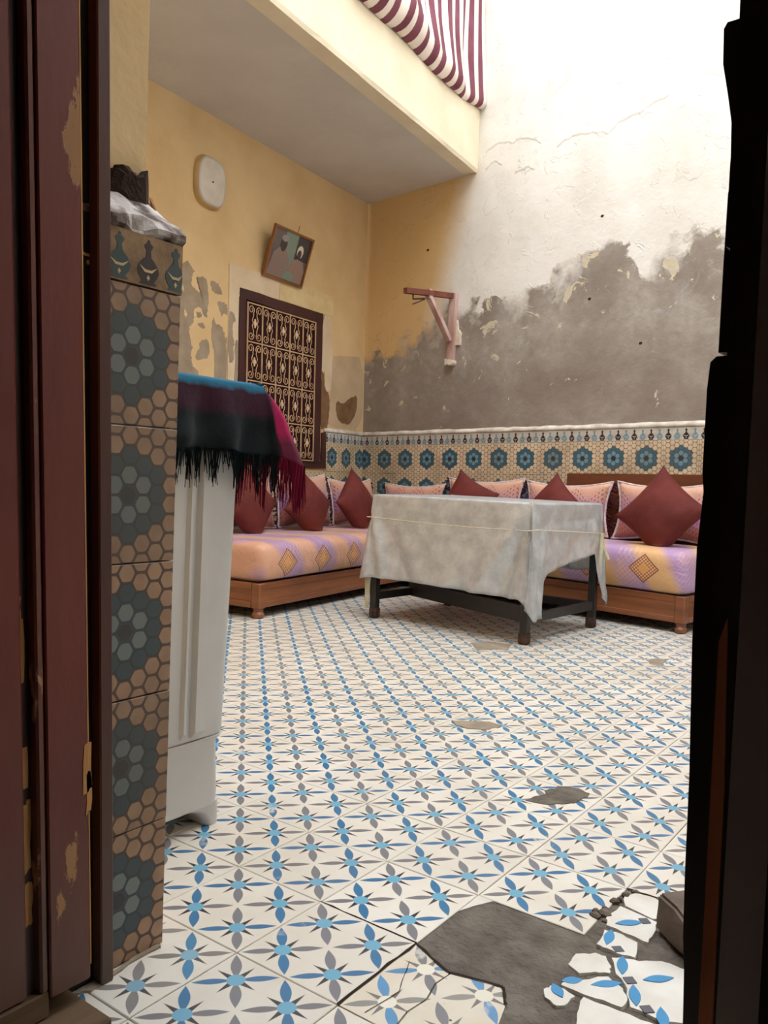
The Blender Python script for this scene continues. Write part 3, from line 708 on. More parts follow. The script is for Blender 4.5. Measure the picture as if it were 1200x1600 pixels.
for i in range(ns):
    for j in range(NP-1):
        a = i*NP+j; fs.append((a, a+1, a+NP+1, a+NP)); idx.append(0 if (i % 8) < 4 else 1)
M['stripe_w'] = mottled('white_awning_cloth', (232, 220, 208), (222, 208, 196), 8, .8, .2)
M['stripe_m'] = mottled('maroon_awning_stripe', (124, 72, 84), (110, 60, 72), 8, .8, .2)
me = me_of('striped_cloth', vs, fs, [M['stripe_w'], M['stripe_m']], idx, True)
o = link('striped_cloth', me, None, FE); md = o.modifiers.new('thick', 'SOLIDIFY'); md.thickness = .002
tag(o, 'maroon and white striped cloth hanging over the gallery edge at the top', 'cloth')

# ------------------------------------------------------------------ window with iron grille (left wall)
win = link('window_1', None, None, FL); win.empty_display_size = .05; tag(win, kind='structure')
mb = MB(); mb.plate([(.597, .80), (1.497, .80), (1.497, 1.88), (.597, 1.88)], .0, .006); mb.build('shutter_panel', flat('dark_maroon_shutter', (58, 26, 26), .7, .2), win)
def frm(p, seed): b = MB(); b.plate(jag(p, .0035, 5, seed), .0, .016); return b.build('window_frame', M['maroon'], win)
frm([(.597, 1.81), (1.50, 1.825), (1.50, 1.885), (.597, 1.888)], 1); frm([(1.445, .80), (1.505, .80), (1.505, 1.83), (1.445, 1.83)], 2)
frm([(.600, .79), (.69, .79), (.69, 1.83), (.600, 1.83)], 3); frm([(.52, .775), (1.50, .775), (1.50, .825), (.575, .825), (.575, 1.03), (.53, 1.04)], 4)
sh = MB()
for x in (.86, 1.07, 1.28): sh.box(x-.004, x+.004, .006, .0085, .84, 1.80)
sh.build('shutter_ridges', flat('shutter_ridge_paint', (74, 36, 34), .6), win)
CW, CH = (1.437-.698)/5, (1.806-.826)/4
gr = MB()
for k in range(6): x = .698+CW*k; gr.box(x-.0035, x+.0035, .020, .027, .826, 1.806)
for k in range(5): z = .826+CH*k; gr.box(.695, 1.44, .0205, .0265, z-.0035, z+.0035)
gr.build('grille_bars', M['iron'], win)
def spiral(cx, cz, r0, a0, turns, sgn, n=13):
    return [(cx+r0*(1-.72*k/n)*math.cos(a0+sgn*turns*2*math.pi*k/n), cz+r0*(1-.72*k/n)*math.sin(a0+sgn*turns*2*math.pi*k/n)) for k in range(n+1)]
def scroll_half(sx):
    R = .030; cx, cz = .0385, CH/2-.040
    top = spiral(cx, cz, R, math.pi*1.28, 1.35, -1)
    mid = [(.014, .052), (.022, .036), (.029, .018), (.022, .004), (.013, 0), (.022, -.004), (.029, -.018), (.022, -.036), (.014, -.052)]
    bot = spiral(cx, -cz, R, -math.pi*1.28, 1.35, 1)
    return [(sx*x, z) for x, z in top[::-1]+mid+bot]
sb = MB()
for sx in (-1, 1):
    sb.tube([(x, .024, z) for x, z in scroll_half(sx)], .0034, 4)
q = []
for k in range(24):
    a = 2*math.pi*k/24; r = .0095+.0045*abs(math.cos(2*a))**.6; q.append((r*math.cos(a)*.85, r*math.sin(a)*2.1))
qb = MB(); qb.plate(q, .019, .026)
scm = me_of('grille_scroll', sb.v, sb.f, M['iron']); qm = me_of('grille_rosette', qb.v, qb.f, flat('pale_iron_rosette', (226, 196, 162), .6))
for a in range(5):
    for b in range(4):
        for nm, m in (('grille_scroll', scm), ('grille_rosette', qm)):
            o = link(nm, m, win); o.location = (.698+CW*(a+.5), 0, .826+CH*(b+.5))

# ------------------------------------------------------------------ clock
ck = empty('wall_clock', 'cream rounded-square wall clock without hands on the ochre wall', 'clock', FL @ Matrix.Translation((1.800, 0, 2.445)) @ Matrix.Rotation(math.radians(-3), 4, 'Y'))
def sq(r, y, k=3.0, n=40):
    return [(.82*r*abs(math.cos(a))**(2/k)*math.copysign(1, math.cos(a)), y, r*abs(math.sin(a))**(2/k)*math.copysign(1, math.sin(a))) for a in [2*math.pi*j/n for j in range(n)]][::-1]
mb = MB(); mb.loft([sq(.140, .0), sq(.150, .004), sq(.152, .014), sq(.144, .036), sq(.138, .040)]); mb.build('clock_case', M['clock_side'], ck, smooth='auto')
mb = MB(); mb.loft([sq(.139, .038), sq(.139, .043), sq(.133, .046), sq(.128, .043)]); mb.build('clock_rim', M['washer'], ck, smooth='auto')
mb = MB(); mb.loft([sq(.129, .038), sq(.127, .044)]); mb.build('clock_face', M['white_plastic'], ck)
mb = MB(); mb.tube([(0, .04, 0), (0, .049, 0)], .005, 10); mb.build('centre_pin', M['ink'], ck)
HM = flat('pale_hour_mark', (228, 212, 186), .5)
for k in range(12):
    a = math.radians(30*k); c, q_ = math.cos(a), math.sin(a)
    mk = MB(); mk.plate([((r_*c-w_*q_)*.82, r_*q_+w_*c) for r_, w_ in ((.106, -.003), (.106, .003), (.118, .003), (.118, -.003))], .0438, .0450); mk.build('hour_mark', HM, ck)

# ------------------------------------------------------------------ framed photograph leaning out from the wall
lean = math.radians(18)
pc = empty('framed_picture', 'small wood-framed colour photograph of two people above the grilled window', 'picture', FL @ Matrix.Translation((1.088, .012, 2.015)) @ Matrix.Rotation(lean*-1, 4, 'X') @ Matrix.Rotation(math.radians(0), 4, 'Y'))
Wp, Hp = .42, .335
mb = MB(); fwid = .014
for (a, b, c, d) in ((-Wp/2, Wp/2, 0, fwid), (-Wp/2, Wp/2, Hp-fwid, Hp), (-Wp/2, -Wp/2+fwid, fwid, Hp-fwid), (Wp/2-fwid, Wp/2, fwid, Hp-fwid)): mb.box(a, b, 0, .018, c, d)
mb.build('picture_frame', M['frame_wood'], pc)
mb = MB()
X0, X1, Z0, Z1 = -Wp/2+fwid, Wp/2-fwid, fwid, Hp-fwid
mb.plate([(X0, Z0), (X1, Z0), (X1, Z1), (X0, Z1)], 0, .008, 0)          # muted ground   (x grows towards the door = picture left)
def pp(u, v): return (X1-(X1-X0)*u, Z0+(Z1-Z0)*v)
def ell(cu, cv, ru, rv, n=14): return [pp(cu+ru*math.cos(2*math.pi*k/n), cv+rv*math.sin(2*math.pi*k/n)) for k in range(n)]
L_ = [(3, [pp(.36, .25), pp(.68, .25), pp(.66, 1), pp(.3, 1)]), (4, [pp(.64, .5), pp(1, .5), pp(1, 1), pp(.64, 1)]), (1, [pp(.03, .02), pp(.10, .5), pp(.22, .64), pp(.40, .62), pp(.52, .45), pp(.58, .02)]),
      (2, ell(.30, .72, .085, .16)), (5, ell(.30, .84, .09, .07)), (6, [pp(.52, .02), pp(.6, .45), pp(.72, .52), pp(.9, .5), pp(.98, .3), pp(.98, .02)]), (7, ell(.76, .68, .085, .14)), (2, ell(.75, .62, .055, .105)), (3, [pp(.45, .02), pp(.5, .22), pp(.72, .18), pp(.74, .02)])]
for k, (mi, p) in enumerate(L_): mb.plate(p, .008, .0086+.0003*k, mi)
cols = [(104, 92, 92), (142, 122, 112), (74, 56, 52), (128, 142, 128), (54, 52, 54), (150, 140, 138), (150, 124, 112), (214, 200, 190)]
mb.build('photograph', [flat('photo_tone_%s' % n_, c, .25, .5) for n_, c in zip('abcdefgh', cols)], pc)
mb = MB(); mb.tube([(-.03, .008, Hp), (-.05, -.01, Hp+.05)], .0025, 5); mb.build('hanging_wire', M['frame_wood'], pc)

# ------------------------------------------------------------------ timber bracket on the back wall
br = empty('wall_bracket', 'old timber gallows bracket projecting from the damp-stained back wall', 'bracket', FB)
def beam(a, b, wx, wz, m, name, parent, seed=0):
    a, b = Vector(a), Vector(b); d = (b-a).normalized(); q = Vector((1, 0, 0)); q = (q-d*q.dot(d)).normalized(); r = d.cross(q)
    mb = MB(); mb.loft([[p+q*sx*wx/2+r*sz*wz/2 for sx, sz in ((-1, -1), (1, -1), (1, 1), (-1, 1))] for p in (a, a+(b-a)*.5+q*.003, b)]); return mb.build(name, m, parent)
beam((.875, -.022, 1.54), (.888, -.022, 2.03), .055, .035, M['pinkwood'], 'upright', br)
beam((.885, -.03, 2.015), (.849, -.50, 1.972), .034, .036, M['redwood'], 'arm', br)
beam((.862, -.27, 1.978), (.872, -.045, 1.70), .042, .03, M['pinkwood'], 'brace', br)
mb = MB(); mb.plate(jag([(.84, 1.53), (.905, 1.53), (.91, 1.56), (.84, 1.575)], .006, 3, 2), -.0, -.05); mb.build('plaster_dab', M['rag'], br)
mb = MB(); mb.plate(jag([(.90, 1.67), (.948, 1.665), (.955, 1.75), (.925, 1.78), (.92, 1.84), (.90, 1.85)], .004, 3, 3), 0, -.018); mb.build('plaster_dab', M['rag'], br)
mb = MB(); mb.tube([(.852, -.42, 1.962), (.85, -.42, 1.93), (.853, -.34, 1.945), (.85, -.30, 1.955)], .006, 5); mb.tube([(.856, -.30, 1.95), (.852, -.36, 1.92), (.85, -.42, 1.895)], .005, 5)
mb.build('bent_wire', M['rust'], br)
mb = MB(); mb.box(.845, .885, -.285, -.255, 1.955, 2.02); mb.build('rag_wrap', M['pinkwood'], br)

# ------------------------------------------------------------------ sofas (low wooden divans along two walls)
def rounded_box(name, L, D, z0, z1, r, m, parent, nx=40, ny=14, nz=8, bulge=.012, seed=1, y0=0.0):
    bm = bmesh.new(); bmesh.ops.create_cube(bm, size=1)
    bmesh.ops.subdivide_edges(bm, edges=[e for e in bm.edges if abs((e.verts[0].co-e.verts[1].co).x) > .5], cuts=nx-1, use_grid_fill=True)
    bmesh.ops.subdivide_edges(bm, edges=[e for e in bm.edges if abs((e.verts[0].co-e.verts[1].co).y) > .5], cuts=ny-1, use_grid_fill=True)
    bmesh.ops.subdivide_edges(bm, edges=[e for e in bm.edges if abs((e.verts[0].co-e.verts[1].co).z) > .5], cuts=nz-1, use_grid_fill=True)
    H = z1-z0
    for v in bm.verts:
        p = Vector((v.co.x*L, v.co.y*D, v.co.z*H)); h = Vector((L/2-r, D/2-r, H/2-r))
        q = Vector((max(-h.x, min(h.x, p.x)), max(-h.y, min(h.y, p.y)), max(-h.z, min(h.z, p.z)))); d = p-q
        if d.length > 1e-6:
            mx = max(abs(d.x), abs(d.y), abs(d.z)); p = q+d.normalized()*min(r, mx)
        nn = noise.noise(Vector((p.x*3, p.y*4, p.z*6+seed)))
        if p.y < 0 and abs(p.z) < H/2-.001: p.y -= bulge*(1-(2*p.z/H)**2)+.006*nn
        if p.z > H/2-.01: p.z += .006*nn
        v.co = p+Vector((L/2, D/2+y0, (z0+z1)/2))
    me = bpy.data.meshes.new(name); bm.to_mesh(me); bm.free(); me.materials.append(m)
    for p in me.polygons: p.use_smooth = True
    return link(name, me, parent)
def sofa(name, label, mw, L, D, zb, zt, near_end, pm):
    s = empty(name, label, 'sofa', mw)
    b = .052
    mb = MB(); mb.box(.03, L-.03, .010, .034, b, zb-.004); mb.box(0.03, L-.03, D-.03, D-.01, b, zb-.004)
    mb.box(.012, .03, .03, D-.03, b, zb-.004); mb.box(L-.03, L-.012, .03, D-.03, b, zb-.004); mb.build('base_board', M['wood'], s)
    mb = MB(); mb.box(.055, L-.055, .006, .018, b, b+.03, .003); mb.box(.055, L-.055, .006, .018, zb-.034, zb, .003)
    mb.box(.0, .012, .055, D-.055, b, b+.03, .003); mb.box(L-.012, L, .055, D-.055, b, b+.03, .003)
    mb.box(.0, .012, .055, D-.055, zb-.034, zb, .003); mb.box(L-.012, L, .055, D-.055, zb-.034, zb, .003)
    mb.build('front_rail', M['wood'], s)
    for x in (0, L-.055):
        for y in (0, D-.055):
            mb = MB(); mb.box(x, x+.055, y, y+.055, b-.004, zb, .006); mb.build('corner_post', M['wood'], s)
            mb = MB(); mb.lathe([(.020, 0), (.030, .006), (.032, .022), (.024, .034), (.026, .049)], (x+.028, y+.028, 0), 14); mb.build('foot', M['wood'], s, smooth='auto')
    mb = MB(); mb.box(.01, L-.01, .01, D-.01, zb-.02, zb); mb.build('deck_board', M['wood_dark'], s)
    rounded_box('mattress', L+.004, D-.01, zb, zt, .055, pm, s, y0=-.004, seed=L)
    return s
FS_L = frame(Vector((-2.004, 1.900, 0)), A(97), Vector((0, 0, 1)))
xr = A(-9); FS_R = frame(Vector((-.300, 3.185, 0)) - xr*1.90, xr, Vector((0, 0, 1)))
M['pais_l'] = paisley_mat('printed_satin_peach_lilac', 'l', .335, .272)
M['pais_r'] = paisley_mat('printed_satin_lilac_gold', 'r', .335, .312, c0=.0, top=(220, 172, 120), lil=(178, 142, 188))
sofaL = sofa('sofa', 'low wooden divan with peach and lilac mattress under the grilled window', FS_L, 2.04, .76, .178, .383, 0, M['pais_l'])
sofaR = sofa('sofa', 'low wooden divan along the back wall behind the draped table', FS_R, 1.90, .50, .190, .418, 0, M['pais_r'])
mb = MB(); mb.box(1.86, 3.05, -.05, -.03, .30, .765); o = mb.build('backboard', M['wood_dark'], None, FB)
tag(o, 'thin brown board standing between the back wall tiles and the printed cushions', 'board')

# ------------------------------------------------------------------ cushions
def pillow(name, W, H, Th, m, mw, label, group=None, conc=.07, n=18, floor_z=None, piping=None, fringe=False, sag=0, seed=0, cat='cushion', puff=.5, concz=None):
    vs = []; ids = {}
    for side in (1, -1):
        for i in range(n+1):
            for j in range(n+1):
                u, v = 2*i/n-1, 2*j/n-1
                u = math.copysign(abs(u)**.85, u); v = math.copysign(abs(v)**.85, v)
                edge = i in (0, n) or j in (0, n)
                if edge and side == -1: ids[(side, i, j)] = ids[(1, i, j)]; continue
                x = W/2*u*(1-conc*(1-v*v)**1.0); z = H/2*v*(1-(concz or conc)*(1-u*u))
                t = Th/2*max(0, (1-u*u)*(1-v*v))**puff
                wr = noise.noise(Vector((x*9+seed, z*9, side*3)))*.010*(1-max(abs(u), abs(v))**4)
                z -= sag*(1-v)*.0
                ids[(side, i, j)] = len(vs); vs.append([x, -side*(t+wr), z])
    fs = []
    for side in (1, -1):
        for i in range(n):
            for j in range(n):
                a, b, c, d = ids[(side, i, j)], ids[(side, i+1, j)], ids[(side, i+1, j+1)], ids[(side, i, j+1)]
                fs.append((a, b, c, d) if side == 1 else (d, c, b, a))
    per = [(i, 0) for i in range(n)]+[(n, j) for j in range(n)]+[(i, n) for i in range(n, 0, -1)]+[(0, j) for j in range(n, 0, -1)]
    V = [Vector(v) for v in vs]
    if floor_z is not None:     # squash against the mattress it rests on
        inv = mw.inverted()
        for k, v in enumerate(V):
            wv = mw @ v
            if wv.z < floor_z+.02:
                e = floor_z+.02-wv.z; wv.z = floor_z+.003+.017*math.exp(-e/.02); 
                q = (wv-mw.translation); q.z = 0
                if q.length > 1e-4: wv += q.normalized()*min(.03, e*.25)
                V[k] = inv @ wv
    root = empty(name, label, cat, mw, group)
    link('cover', me_of(name+'_cover', V, fs, m, None, True), root)
    if piping:
        mb = MB(); mb.tube([V[ids[(1, i, j)]] for i, j in per], .0080, 6, closed=True); mb.build('piping', piping, root, smooth=True)
    if fringe:
        mb = MB(); r = random.Random(seed)
        for sx in (-1, 1):
            for k in range(34):
                j = int(k/34*n); p = V[ids[(1, 0 if sx < 0 else n, j)]].lerp(V[ids[(1, 0 if sx < 0 else n, min(n, j+1))]], k/34*n-j)
                q = p+Vector((sx*(.022+r.uniform(0, .012)), r.uniform(-.012, .02), r.uniform(-.02, .01)))
                mb.tube([p, (p+q)/2+Vector((0, .004, 0)), q], .0045, 3)
        mb.build('fringe', M['maroon_fringe'], root, kind='stuff')
    return root
g1 = 'printed back cushions along the back wall'
for k, (s0, s1, ht, lab) in enumerate([(.37, .94, .275, 'printed peach cushion in the corner, left end of the back wall row'),
                                  (.975, 1.595, .335, 'printed peach cushion on the back divan, second from the room corner'),
                                  (1.615, 2.215, .335, 'printed peach cushion behind the right end of the draped table'),
                                  (2.245, 2.845, .352, 'large printed cushion with silver piping behind the rightmost maroon cushion')]):
    zb = .418
    m = cushion_mat('printed_cushion_%s' % 'abcd'[k], ht)
    mw = FB @ Matrix.Translation(((s0+s1)/2, -.145, zb-.015+ht/2-(s0+s1)/2*.019+.014)) @ Matrix.Rotation(math.radians(-8), 4, 'X')
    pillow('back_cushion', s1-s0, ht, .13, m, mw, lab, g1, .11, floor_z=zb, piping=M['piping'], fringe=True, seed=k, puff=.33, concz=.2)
g2 = 'printed back cushions under the window'
for k, (s0, s1, ht, lab) in enumerate([(1.47, 2.06, .36, 'printed cushion under the window nearest the washing machine'),
                                  (.86, 1.44, .36, 'printed cushion under the window, middle of its row'),
                                  (.27, .83, .335, 'printed cushion under the window nearest the room corner')]):
    zb = .383; m = cushion_mat('printed_cushion_left_%s' % 'abc'[k], ht)
    mw = FL @ Matrix.Translation(((s0+s1)/2, .27, zb-.012+ht/2)) @ Matrix.Rotation(math.pi, 4, 'Z') @ Matrix.Rotation(math.radians(-10), 4, 'X')
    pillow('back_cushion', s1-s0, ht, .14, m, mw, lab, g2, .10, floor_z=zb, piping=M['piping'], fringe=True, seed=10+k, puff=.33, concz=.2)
g3 = 'plain maroon scatter cushions'
def maroon(P, wall, rot, W, label, lean=-14, zf=.383, th=.15, seed=0):
    base = FB.to_3x3() if wall == 'B' else (FL.to_3x3() @ Matrix.Rotation(math.pi, 3, 'Z'))
    mw = Matrix.Translation(P) @ base.to_4x4() @ Matrix.Rotation(math.radians(lean), 4, 'X') @ Matrix.Rotation(math.radians(rot), 4, 'Y')
    pillow('scatter_cushion', W, W, th, M['maroon_cloth'], mw, label, g3, .10, floor_z=zf, seed=seed, puff=.55)
maroon((-2.49, 2.29, .555), 'L', 45, .37, 'maroon cushion half hidden by the edge of the washing machine', seed=1)
maroon((-2.495, 2.81, .535), 'L', 40, .36, 'maroon cushion standing on its point, middle of three under the window', seed=2)
maroon((-2.515, 3.33, .545), 'L', 48, .36, 'maroon cushion under the window nearest the left end of the table', seed=3)
maroon((-1.84, 3.605, .56), 'B', 25, .38, 'maroon cushion whose slanted edge shows above the middle of the table', zf=.418, seed=4)
maroon((-1.20, 3.545, .575), 'B', 42, .33, 'maroon cushion whose point rises behind the right end of the table', zf=.418, seed=5)
maroon((-.53, 3.46, .595), 'B', 40, .385, 'maroon cushion fully in view on the right divan', zf=.418, th=.17, seed=6)

# ------------------------------------------------------------------ draped sheets (shared by table and washing machine)
def drape(path, ztop, K, mat, name, parent, wob=.006, prof=1.0, seed=0, inset=.02, rr_=.012, warp=None):
    """path: list of (x, y, nx, ny, drop, out); rounded over the edge, then hanging"""
    n = len(path); vs = []; fs = []
    for m in range(5):
        a = m/4*math.pi/2
        for (x, y, nx, ny, d, o) in path:
            q = .004-rr_+rr_*math.sin(a) if m else -inset
            vs.append((x+nx*q, y+ny*q, ztop-rr_+rr_*math.cos(a)))
    for k in range(1, K+1):
        t = k/K
        for i, (x, y, nx, ny, d, o) in enumerate(path):
            wv = wob*noise.noise(Vector((x*9+seed, y*9, t*3)))*t*2 + (warp(i, t) if warp else 0)
            q = .004+o*t**prof+wv
            vs.append((x+nx*q, y+ny*q, ztop-rr_-(d-rr_)*t))
    rows = K+5
    for k in range(rows-1):
        for i in range(n):
            a, b = k*n+i, k*n+(i+1) % n; fs.append((a, a+n, b+n, b))
    fs.append(tuple(range(n)))
    me = me_of(name, vs, fs, mat, None, True)
    me.polygons[len(fs)-1].use_smooth = False
    return link(name, me, parent), vs, n, rows
def rect_path(x0, x1, y0, y1, fun, ns=26, nc=7, quad=None):
    """counter-clockwise starting at front-left; fun(side, u) -> (drop, out); corners use side+'c'"""
    c = quad or [(x0, y0), (x1, y0), (x1, y1), (x0, y1)]
    out = []
    for s in range(4):
        a, b = Vector(c[s]), Vector(c[(s+1) % 4]); d = (b-a).normalized(); nn = Vector((d.y, -d.x))
        for k in range(ns):
            u = (k+.5)/ns; p = a.lerp(b, u); dr, o = fun(s, u); out.append((p.x, p.y, nn.x, nn.y, dr, o))
        cc = Vector(c[(s+2) % 4]); d2 = (cc-b).normalized(); n2 = Vector((d2.y, -d2.x))
        for k in range(nc):
            t = (k+.5)/nc; m = (nn*(1-t)+n2*t).normalized(); dr, o = fun(s+10, t); out.append((b.x, b.y, m.x, m.y, dr, o))
    return out
# ------------------------------------------------------------------ table
tc = Vector((-1.186, 2.70, 0))
tbl = empty('coffee_table', 'black steel-legged table standing before the corner divans, almost hidden by its sheet', 'table', Matrix.Translation(tc))
cor = {'fl': Vector((-1.67, 2.372)), 'fr': Vector((-.752, 2.33)), 'br': Vector((-.700, 3.03)), 'bl': Vector((-1.62, 3.07))}
lc = {k: v-Vector((tc.x, tc.y)) for k, v in cor.items()}
ins = {'fl': (1, 1), 'fr': (-1, 1), 'br': (-1, -1), 'bl': (1, -1)}
for k, p in lc.items():
    sx, sy = ins[k]; mb = MB(); mb.box(p.x, p.x+sx*.036, p.y, p.y+sy*.036, .012, .61); lg = mb.build('leg', M['black'], tbl)
    mb = MB(); mb.box(p.x-sx*.004, p.x+sx*.042, p.y-sy*.004, p.y+sy*.042, 0, .055, .006); mb.build('foot_cap', M['rust'], lg)
def bar(a, b, z, hh, wd, nm='stretcher'):
    a, b = Vector(a), Vector(b); d = (b-a).normalized(); q = Vector((-d.y, d.x))*wd/2; mb = MB()
    mb.loft([[(p.x-q.x, p.y-q.y, z0) if s < 0 else (p.x+q.x, p.y+q.y, z0) for s, z0 in ((-1, z-hh/2), (1, z-hh/2), (1, z+hh/2), (-1, z+hh/2))] for p in (a, b)]); mb.build(nm, M['black'], tbl)
i_ = lambda k, m=.018: lc[k]+Vector((ins[k][0]*m, ins[k][1]*m))
bar(i_('fl'), i_('bl'), .115, .04, .025); bar(i_('fr'), i_('br'), .115, .042, .025); bar(i_('bl'), i_('br'), .115, .04, .025)
bar(i_('fl').lerp(i_('bl'), .45), i_('fr').lerp(i_('br'), .04), .13, .075, .02)
for a, b in (('fl', 'fr'), ('fr', 'br'), ('br', 'bl'), ('bl', 'fl')): bar(i_(a), i_(b), .59, .04, .025, 'top_rail')
mb = MB(); qd = [lc['fl'], lc['fr'], lc['br'], lc['bl']]
mb.loft([[(p.x, p.y, .61) for p in qd], [(p.x, p.y, .630) for p in qd]]); mb.build('tabletop', M['wood_dark'], tbl)
def pwl(u, pts):
    for (a, b), (c, d) in zip(pts, pts[1:]):
        if u <= c: return b+(d-b)*(u-a)/max(1e-6, c-a)
    return pts[-1][1]
def tf(side, u):
    if side == 0:
        return pwl(u, [(0, .43), (.1, .43), (.5, .432), (.85, .44), (.97, .44), (1, .455)]), pwl(u, [(0, .034), (.06, .012), (.15, .004), (.6, .002), (.82, .012), (.93, .030), (1, .028)])
    if side == 10: return pwl(u, [(0, .47), (.4, .50), (.75, .535), (1, .535)]), pwl(u, [(0, .028), (.5, .040), (1, .034)])
    if side == 1:
        return pwl(u, [(0, .535), (.06, .52), (.10, .45), (.13, .37), (.2, .325), (.5, .295), (.85, .262), (.90, .26), (.925, .36), (.96, .46), (1, .50)]), pwl(u, [(0, .034), (.08, .044), (.14, .022), (.3, .004), (.8, .006), (.93, .022), (1, .03)])
    if side == 11: return pwl(u, [(0, .50), (.2, .535), (.5, .48), (1, .33)]), .034
    if side == 2: return .34+.02*math.sin(u*9), .012+.01*math.sin(u*25)
    if side == 12: return .44, .04
    if side == 3: return .36+.03*math.sin(u*7), .015+.01*math.sin(u*28)
    return pwl(u, [(0, .40), (.5, .44), (1, .43)]), pwl(u, [(0, .03), (.5, .055), (1, .036)])
NS, NCR = 44, 9
path = rect_path(0, 0, 0, 0, tf, NS, NCR, quad=[(p.x, p.y) for p in qd])
def twarp(i, t):
    w_ = 0
    if i < NS+NCR:
        u = (i+.5)/NS
        for u0, du, am, wd in ((1.0, -.30, .034, .045), (1.0, -.15, -.020, .030), (1.0, -.50, .014, .06), (0, .10, .022, .03), (0, .26, -.012, .05), (.45, .06, .006, .09)):
            c = u0+du*t; w_ += am*math.exp(-((u-c)/wd)**2)*min(1, t*2.2)
        if abs(u-1.02) < .11: w_ += .011*math.sin(u*110+t*7)*min(1, t*3)
        if u < .05: w_ += .005*math.sin(u*170+t*5)*min(1, t*3)
    elif i < 2*(NS+NCR):
        u = (i-NS-NCR+.5)/NS
        for u0, du, am, wd in ((0, .30, .010, .06), (1, -.25, .010, .06), (1, -.1, -.008, .04)):
            w_ += am*math.exp(-((u-u0-du*t)/wd)**2)*min(1, t*2.2)
        if u < .12 or u > .93: w_ += .009*math.sin(u*105+t*8)*min(1, t*3)
    w_ -= .010*math.exp(-((t-.27)/.07)**2)*(1 if 0.02 < ((i/NS) % 1.2) else 0)*.6
    return w_+.003*noise.noise(Vector((i*.35, t*9, 5)))
sheet, *_ = drape(path, .645, 22, M['plastic'], 'table_sheet', None, .006, seed=3, warp=twarp)
sheet.location = tc; md = sheet.modifiers.new('t', 'SOLIDIFY'); md.thickness = .002
tag(sheet, 'silvery white plastic sheet draped over the table and tied with string', 'sheet')
mb = MB(); loop = []
for k, (x, y, nx, ny, d, o) in enumerate(path):
    side = k/len(path); q = .014+o*.33
    loop.append((x+nx*q, y+ny*q, .525-.03*math.sin(min(1, side*4)*math.pi)*.35-.045*max(0, min(1, (side-.25)*4))*(1 if side < .5 else 0)-(.045 if .5 <= side < .52 else 0)))
mb.tube(loop, .0022, 5, closed=True)
st = mb.build('string', M['string'], None, Matrix.Translation(tc)); tag(st, 'pale string tied round the silvery sheet on the table', 'string')
p = lc['br']; mb = MB()
for pts in ([(p.x+.02, p.y-.03, .49), (p.x+.035, p.y-.035, .43), (p.x+.06, p.y-.02, .36)], [(p.x+.02, p.y-.03, .49), (p.x+.03, p.y-.05, .42), (p.x+.03, p.y-.06, .33)]): mb.tube(pts, .009, 6, flat=.3)
mb.build('loose_end', M['tape'], st)
p = lc['fl']; mb = MB(); mb.loft([[(p.x-.012+dx*w_, p.y-.012, z) for dx in (-1, 1)]+[(p.x-.012+dx*w_, p.y-.006, z) for dx in (1, -1)] for z, w_ in ((.05, .008), (.12, .013), (.22, .018), (.34, .02))][::1]); o = mb.build('cloth_strip', M['tape'], None, Matrix.Translation(tc))
tag(o, 'narrow cream rag hanging down the front left table leg', 'rag')
mb = MB(); mb.loft([[(p.x-.010, p.y-.010, .34), (p.x+.012, p.y-.010, .34), (p.x+.012, p.y-.004, .34), (p.x-.010, p.y-.004, .34)], [(p.x-.008, p.y-.008, .5), (p.x+.010, p.y-.008, .5), (p.x+.010, p.y-.002, .5), (p.x-.008, p.y-.002, .5)]])

# ------------------------------------------------------------------ washing machine (twin-tub) just inside the door
WX0, WX1, WY0, WY1 = -1.06, -.368, -.236, .150
wm = empty('washing_machine', 'off-white plastic twin-tub washing machine beside the tiled door pillar', 'washing machine', Matrix.Translation((0, 0, 0)))
def rr(x0, x1, y0, y1, r, z, n=6):
    out = []
    for cx, cy, a0 in ((x1-r, y1-r, 0), (x0+r, y1-r, 90), (x0+r, y0+r, 180), (x1-r, y0+r, 270)):
        for k in range(n+1):
            a = math.radians(a0+90*k/n); out.append((cx+r*math.cos(a), cy+r*math.sin(a), z))
    return out
mb = MB(); lv = [(.192, .026), (.20, .020), (.5, .010), (.88, 0), (.905, .006)]
mb.loft([rr(WX0+i, WX1-i*.3, WY0+.004, WY1-i, .035, z) for z, i in lv]); mb.build('body', M['washer'], wm, smooth='auto')
mb = MB(); mb.loft([rr(WX0+.03, WX1-.006, WY0+.006, WY1-.034, .03, .045), rr(WX0+.03, WX1-.006, WY0+.006, WY1-.032, .03, .07), rr(WX0+.03, WX1-.010, WY0+.006, WY1-.034, .03, .176), rr(WX0+.026, WX1-.004, WY0+.004, WY1-.022, .03, .190)]); mb.build('skirt', M['washer'], wm, smooth='auto')
for xa, xb in ((WX1-.10, WX1-.007), (WX0+.031, WX0+.12)):
    for ye, sy in ((WY1-.0335, -1), (WY0+.0065, 1)):
        mb = MB(); rg = []
        for z, d in ((0, .036), (.004, .040), (.014, .042), (.026, .050), (.036, .066), (.042, .090), (.050, .10)):
            a, b = sorted((ye, ye+sy*d)); rg.append(rr(xa, xb, a, b, .017, z))
        mb.loft(rg); mb.build('foot', M['washer'], wm, smooth='auto')
for y0, y1, xx in ((.002, .012, .008), (.028, .058, .012)):
    mb = MB(); pr = [(y0-.006, 0), (y0, xx), (y1-.004, xx), (y1, 0)]
    xs = lambda z: WX1-(.02 if z < .21 else .010*(1-min(1, (z-.5)/.38)) if z > .5 else .010+.01*(.5-z)/.3)*.3
    mb.loft([[(xs(z)-.004+b*sc, a, z) for a, b in [(y0-.006, .004), (y0, .004+xx), (y1-.004, .004+xx), (y1, .004)]] for z, sc in ((.200, .4), (.212, 1), (.5, 1), (.87, 1), (.88, .4))]); mb.build('side_rib', M['washer'], wm)
